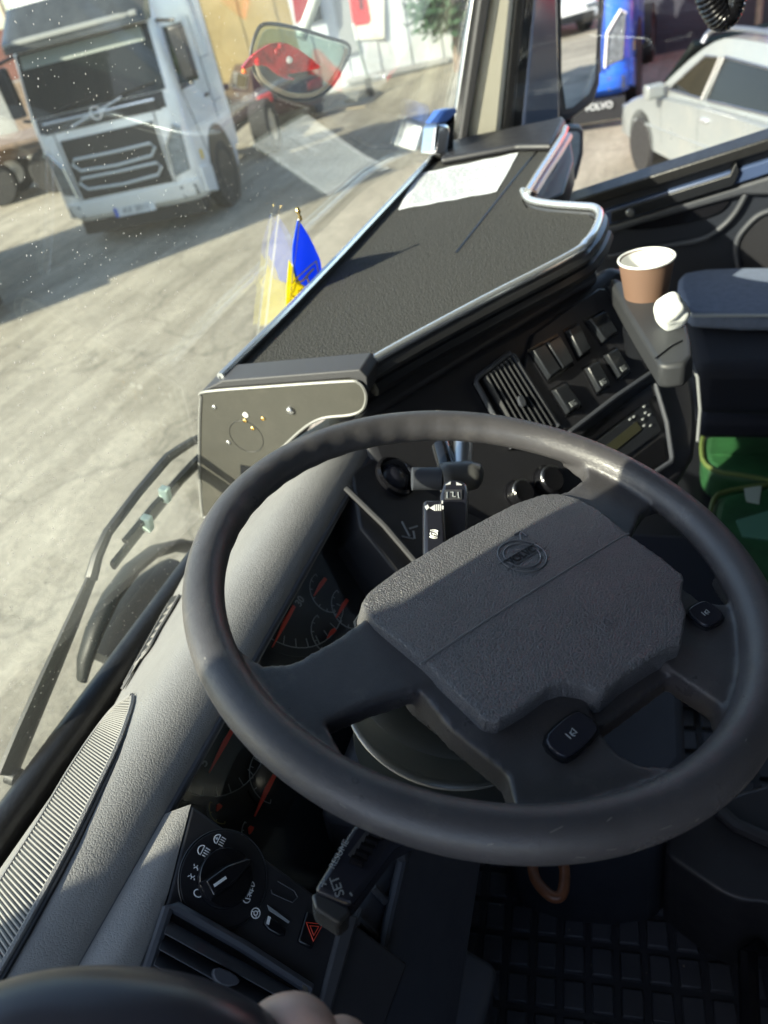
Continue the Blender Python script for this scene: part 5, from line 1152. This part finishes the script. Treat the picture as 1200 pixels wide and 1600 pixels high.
def horn(fr, ctr, s, mb, w):
    q = Vector(ctr)
    for pts in ([(-1.0, .0), (-1.0, 1.1)], [(-.35, .75), (.1, .85), (.6, 1.1), (.6, .1), (.1, .35), (-.35, .4), (-.35, .75)], arc(.0, .35, .38, 90, 270, 8)):
        mb.tube([fr.P(q.x + a * s, q.y + (b_ - .55) * s, w) for a, b_ in pts], .0004, 4)
hm = MB(); horn(F(WF.P(0, 0, .0), WF.u, WF.v), (.030, -.098), .0075, hm, .0089); hm.build('horn_mark', mat('faint mark', (.11, .11, .12), .4), hubp)
for (ctr, wd, ht, an, w) in (((-58, -141), .040, .022, .02, -.004), ((112, -134), .026, .022, -.12, -.004)):
    bf = F(WF.P(ctr[0] / 1000, ctr[1] / 1000, w), WF.u * math.cos(an) + WF.v * math.sin(an), WF.v * math.cos(an) - WF.u * math.sin(an))
    po_ = smooth_poly([(-wd / 2, -ht * .3), (-wd * .35, -ht / 2), (wd * .35, -ht / 2), (wd / 2, -ht * .25), (wd * .48, ht * .35), (wd * .3, ht / 2), (-wd * .3, ht / 2), (-wd * .5, ht * .3)], 1)
    MB().prism(bf, [(a * 1.06, b_ * 1.08) for a, b_ in po_], -.004, .0018).build('button_recess', deep_plastic, sw)
    hbn = MB().prism(bf, po_, -.002, .0042, [(a * .95, b_ * .93) for a, b_ in po_]).build('horn_button', button_black, sw, bevel=.001, seg=3)
    hm = MB(); horn(bf, (0, 0), .0042 if wd > .03 else .0035, hm, .0044); hm.build('horn_symbol', dim_print, hbn)

# ---- wiper outside the glass
WG = F(GF.P(0, 0, -.03), GF.u, GF.v)
wi = thing('windscreen_wiper', 'black wiper arm and blade lying outside the glass, low on the left', 'wiper', WG.X(10, 1210))
wm_ = mat('wiper black', (.012, .014, .014), .45)
pts = [(12, 1208), (40, 1140), (75, 1060), (110, 980), (142, 905)]
MB().tube([WG.X(x, y) for x, y in pts], [.021, .021, .019, .016, .0115], 10, flat=.4, up=GF.w).build('arm_lower', wm_, wi, smooth=True)
MB().tube([WG.X(x, y) for x, y in ((142, 905), (152, 868), (168, 832), (215, 770), (262, 715), (300, 690), (345, 672), (420, 640))], [.0085, .0075, .007, .007, .0075, .007, .006, .005], 8).build('arm_upper', wm_, wi, smooth=True)
MB().lathe(F(WG.X(15, 1210, .0), GF.u, GF.v), (0, 0), [(.011, 0), (.011, .012), (.007, .016), (.001, .017)], 20).build('pivot_nut', wm_, wi, smooth=True)
MB().tube([WG.X(x, y, .015) for x, y in ((176, 884), (225, 822), (285, 748), (345, 690), (420, 640))], .0085, 6, flat=.5, up=GF.w).build('blade', wm_, wi)
MB().tube([WG.X(x, y, .018) for x, y in ((196, 846), (240, 792), (300, 725), (345, 682))], .006, 6).build('blade_spine', wm_, wi)
for x, y in ((229, 817), (257, 772)):
    f2 = F(WG.X(x, y, .022), GF.u, GF.v); MB().box(f2, -.006, .006, -.012, .012, -.006, .008).build('blade_clip', mat('pale clip', (.55, .68, .6), .5), wi, bevel=.002)
# cowl grab handle outside
gh_ = F(GF.P(0, 0, -.10), GF.u, GF.v)
q = MB().tube([gh_.X(x, y) for x, y in ((128, 1062), (133, 1030), (148, 985), (172, 935), (205, 890), (240, 862), (278, 852), (330, 860))], [.012, .018, .021, .021, .021, .020, .018, .017], 12, flat=.6).build('cowl_hand_rail', mat('rail black', (.006, .008, .007), .5, spec=.3), smooth=True)
tag(q, 'curved black hand rail outside, just below the windscreen seal', 'hand rail')
q = MB().tube([gh_.X(x, y, -.03) for x, y in ((160, 1030), (190, 975), (225, 930), (270, 900))], .036, 12).build('cowl_step_recess', mat('recess grey', (.008, .010, .009), .6), smooth=True)
tag(q, 'dull dark bulge behind the curved hand rail outside', 'cowl')
# front view mirror hanging outside
FM = F(c(.95, .78, .34), (.8, -.6, 0), (-.18, -.22, 1))
FM = F(c(1.0, .72, .32), (.78, -.62, 0), (0, -.1, 1))
fmr = thing('front_view_mirror', 'D-shaped front view mirror hanging outside the windscreen', 'mirror', FM.X(470, 110))
fo_ = FM.ons([tuple(v) for v in curve([(398, 58), (392, 85), (400, 115), (425, 142), (455, 156), (492, 154), (518, 135), (536, 105), (546, 72), (510, 58), (455, 42), (412, 38), (398, 58)], 5)][:-1])
cxm = sum(p[0] for p in fo_) / len(fo_); cym = sum(p[1] for p in fo_) / len(fo_)
inn = [(cxm + (a - cxm) * .9, cym + (b_ - cym) * .88) for a, b_ in fo_]
MB().prism(FM, fo_, -.012, .0, fo_).build('housing', lens_m, fmr, bevel=.006, seg=3)
MB().prism(FM, inn, .001, .004).build('mirror_face', lens_m, fmr)
MB().tube([FM.P(a, b_, .0) for a, b_ in fo_], .0035, 6, True).build('rim', deep_plastic, fmr, smooth=True)
lp_ = FM.ons([tuple(v) for v in curve([(398, 100), (406, 122), (430, 140), (460, 150), (492, 147), (516, 128), (534, 98), (541, 76)], 5)]); MB().tube([FM.P(a, b_, .0) for a, b_ in lp_], .008, 8, flat=.5).build('lower_rim_band', mat('tan rim', (.28, .24, .18), .4), fmr, smooth=True)
MB().tube([FM.X(470, 60, -.03), FM.X(492, 0, -.03), FM.X(510, -80, -.03)], .012, 10).build('mirror_arm', mat('pale arm', (.5, .53, .5), .4), fmr, smooth=True)
# red lamp cluster fixed behind it
tl_ = thing('red_tail_lamp', 'pointed red tail lamp cluster glowing in the sun behind the front view mirror', 'lamp', FM.X(430, 100, .01))
FT = F(FM.P(0, 0, .006), FM.u, FM.v)
rg = MB().prism(FT, smooth_poly(FT.ons([(370, 112), (392, 84), (425, 64), (455, 70), (492, 98), (500, 106), (470, 112), (440, 116), (462, 124), (440, 124), (405, 96)]), 1), 0, .010).build('red_lens', tail_m, tl_, bevel=.002, seg=3)
for x, y, r_, mt in ((434, 72, .006, tail_m), (448, 93, .007, cup_white), (400, 96, .008, tail_m), (378, 111, .005, mat('amber lens', (.8, .2, .05), .2)), (430, 81, .008, tail_m)):
    MB().lathe(FT, FT.on(x, y), [(r_, .008), (r_ * .8, .014), (r_ * .2, .016)], 18).build('bulb_bezel', mt, rg, smooth=True)

# ---- coiled cable by the passenger window
KF = F(c(1.1, -.12, .25), (.5, -.85, 0), (0, 0, 1))
p0 = KF.X(1100, -60); p1 = KF.X(1125, 32); 
hx = MB(); sp_pts = []; n = 300; base = [KF.X(x, y) for x, y in ((1085, -80), (1100, -30), (1112, 5), (1126, 26), (1138, 20), (1146, -5), (1150, -60))]; base = curve(base, 12)
for i in range(n):
    t = i / (n - 1) * (len(base) - 1.001); k = int(t); p = base[k].lerp(base[k + 1], t - k); d = (base[k + 1] - base[k]).normalized(); a = d.cross(Vector((.3, .4, .8))).normalized(); b_ = d.cross(a); an = i * 2 * math.pi / 12
    sp_pts.append(p + (a * math.cos(an) + b_ * math.sin(an)) * .017)
q = hx.tube(sp_pts, .0048, 7).build('coiled_cable', gloss_black, smooth=True); tag(q, 'black coiled handset cable hanging at the top by the passenger window', 'cable')
# ---- brown leather loop near the pedals
q = zpt(858, 1362, H - .50); LF_ = F(q, (.75, -.1, -.65), (.2, .9, .3))
LF_ = F(q, CX.cross(CX) if 0 else (1, 0, -.4), (0, .8, .6))
pp_ = [zpt(x, y, H - .5) for x, y in ((832, 1350), (834, 1366), (842, 1382), (858, 1398), (870, 1402), (878, 1396), (882, 1380), (880, 1350), (862, 1330), (842, 1332))]
q = MB().tube(curve(pp_ + [pp_[0]], 4)[:-1], .0068, 10, True).build('leather_loop', leather_brown, smooth=True); tag(q, 'brown leather loop hanging below the bottom of the steering wheel', 'strap')
# seat side and floor tunnel, lower right
ts = thing('driver_seat_side', 'dark moulded seat plinth side at the lower right edge', 'seat', c(.3, -.5, -.86))
TS = F(c(0, 0, -.62), (1, 0, 0), (0, 1, 0))
MB().prism(TS, smooth_poly(TS.ons([(1020, 1320), (1120, 1240), (1400, 1180), (1500, 1500), (1210, 1410), (1150, 1408), (1090, 1370)]), 2), -.2, 0).build('plinth', panel_plastic, ts, bevel=.03, seg=4)
MB().tube([TS.X(x, y, .01) for x, y in ((1120, 1262), (1150, 1290), (1200, 1312), (1300, 1320))], .010, 8).build('plinth_fold', panel_plastic, ts, smooth=True)
MB().tube([zpt(1190, 1480, H - .7), zpt(1168, 1490, H - .72), zpt(1176, 1700, H - .72)], .012, 8).build('seat_rail', gloss_black, ts, smooth=True)
MB().box(G, .55, 1.0, -.6, .25, -.87 + H, -.80 + H).build('tunnel', seat_dark, ts, bevel=.02)
# ---- driver door armrest in the near corner and the gripping hand
AR = [(-60, 1625), (0, 1600), (70, 1582), (150, 1576), (240, 1584), (310, 1604), (370, 1640), (430, 1700)]
def dpt(px, py, dep): d = ray(px, py); return CAM + d * (dep / FPX)
ar = thing('door_grab_rim', 'smooth dark padded grab rim in the lower left corner', 'grab handle', dpt(200, 1700, .36))
r_ = [.022, .024, .0255, .0265, .0265, .0255, .025, .024]
pts = [dpt(x, y + 36, .34) for x, y in AR]
cv_ = curve(pts, 5); MB().tube(cv_, [.0265] * len(cv_), 24).build('padded_rim', mat('grab leather', (.045, .042, .05), .32, .2, 500, vary=.1, vscale=20, dist=.0003), ar, smooth=True)
MB().tube([dpt(200, 1700, .38), c(-.7, -.1, .05)], .02, 8).build('bracket', deep_plastic, ar)
hd_ = thing('person', 'hand of the photographer with curled fingers on the padded rim, only knuckles in view', 'person', dpt(460, 1640, .37))
hm_ = bpy.data.meshes.new('hand'); V = []; Ed = []; Rd = []
def chain(pts, rad, root=None):
    i0 = root
    for p, r in zip(pts, rad):
        V.append(p); Rd.append(r); k = len(V) - 1
        if i0 is not None: Ed.append((i0, k))
        i0 = k
    return i0
D = .352
chain([dpt(600, 1960, D + .02), dpt(585, 1850, D + .01), dpt(570, 1770, D)], [.028, .027, .025]); palm = 2
chain([dpt(530, 1720, D), dpt(508, 1655, D), dpt(490, 1604, D), dpt(462, 1584, D + .002), dpt(425, 1590, D + .006), dpt(396, 1616, D + .014)], [.017, .0125, .0128, .0122, .0108, .0092], palm)
chain([dpt(570, 1725, D), dpt(562, 1670, D), dpt(548, 1626, D + .002), dpt(528, 1614, D + .006), dpt(500, 1630, D + .014)], [.016, .0115, .0112, .0102, .009], palm)
chain([dpt(605, 1735, D), dpt(604, 1690, D), dpt(592, 1652, D + .003), dpt(572, 1640, D + .01), dpt(548, 1652, D + .02)], [.015, .0108, .0105, .0098, .0085], palm)
chain([dpt(635, 1760, D), dpt(640, 1720, D), dpt(630, 1690, D + .004), dpt(612, 1684, D + .012)], [.013, .0098, .0092, .0082], palm)
chain([dpt(510, 1790, D - .005), dpt(455, 1750, D - .012), dpt(415, 1715, D - .012)], [.017, .013, .0105], palm)
off = hd_.location
hm_.from_pydata([v - off for v in V], Ed, []); ho = bpy.data.objects.new('hand', hm_); bpy.context.collection.objects.link(ho); ho.parent = hd_
md = ho.modifiers.new('skin', 'SKIN'); md.use_smooth_shade = True
for i, sv in enumerate(hm_.skin_vertices[0].data): sv.radius = (Rd[i], Rd[i]); sv.use_root = (i == palm)
su = ho.modifiers.new('sub', 'SUBSURF'); su.levels = 2; su.render_levels = 2
dg = bpy.context.evaluated_depsgraph_get(); me2 = bpy.data.meshes.new_from_object(ho.evaluated_get(dg)); ho.modifiers.clear(); ho.data = me2; me2.materials.clear(); me2.materials.append(skin_m)
for p in me2.polygons: p.use_smooth = True

# visor added out of view, outlined to throw shade on the wheel
sv_ = MB().prism(F(c(-.52, .26, .42), (1, 0, 0), (0, -.12, 1)), [(-.26, -.16), (.10, -.165), (.17, -.165), (.25, -.10), (.27, -.05), (.27, .2), (-.26, .2)], -.008, .008).build('added_shade_visor', headliner, cs, bevel=.004)
MB().box(G, XL, .40, .47, .548, -.37 + H, -.315 + H).build('seal_gutter', mat('gutter shade black', (.004, .004, .004), .9, spec=.1), db)  # matt black box stands for the dark shadow gap between seal and pad
# hairline scratches on the lower rim, part of the wear of the wheel
random.seed(5); sc_ = MB()
for _ in range(16):
    a = R(random.choice([random.uniform(196, 250), random.uniform(250, 300), random.uniform(40, 60)])); q = random.uniform(.1, 1.5); L_ = random.uniform(.002, .009); tw = random.uniform(-.5, .5); pts = []
    for k in range(3):
        aa = a + k * L_ / RR * .5 * math.cos(tw); qq = q + k * L_ * math.sin(tw) * 25
        r0 = .0156 + .0012 * max(0, -math.sin(aa)) - .0001
        pts.append(WF.P(RR * math.cos(aa), RR * math.sin(aa), 0) + (WF.u * math.cos(aa) + WF.v * math.sin(aa)) * math.cos(qq) * r0 + WF.w * math.sin(qq) * r0)
    sc_.tube(pts, .00016, 4)
sc_.build('scratch_marks', mat('scratch grey', (.3, .28, .25), .6), rim)
# finger nails on the two nearest fingers
for tip, prev, r in ((dpt(396, 1616, D + .014), dpt(425, 1590, D + .006), .0075), (dpt(500, 1630, D + .014), dpt(528, 1614, D + .006), .0072)):
    d_ = (tip - prev).normalized(); nf = F(tip - d_ * .002 + (CAM - tip).normalized() * r * 1.02, d_, (CAM - tip).cross(d_))
    MB().prism(nf, rrect(-.006, .006, -.0048, .0048, .003), -.0015, .0006).build('finger_nail', mat('nail', (.72, .48, .40), .25), ho, bevel=.0005)
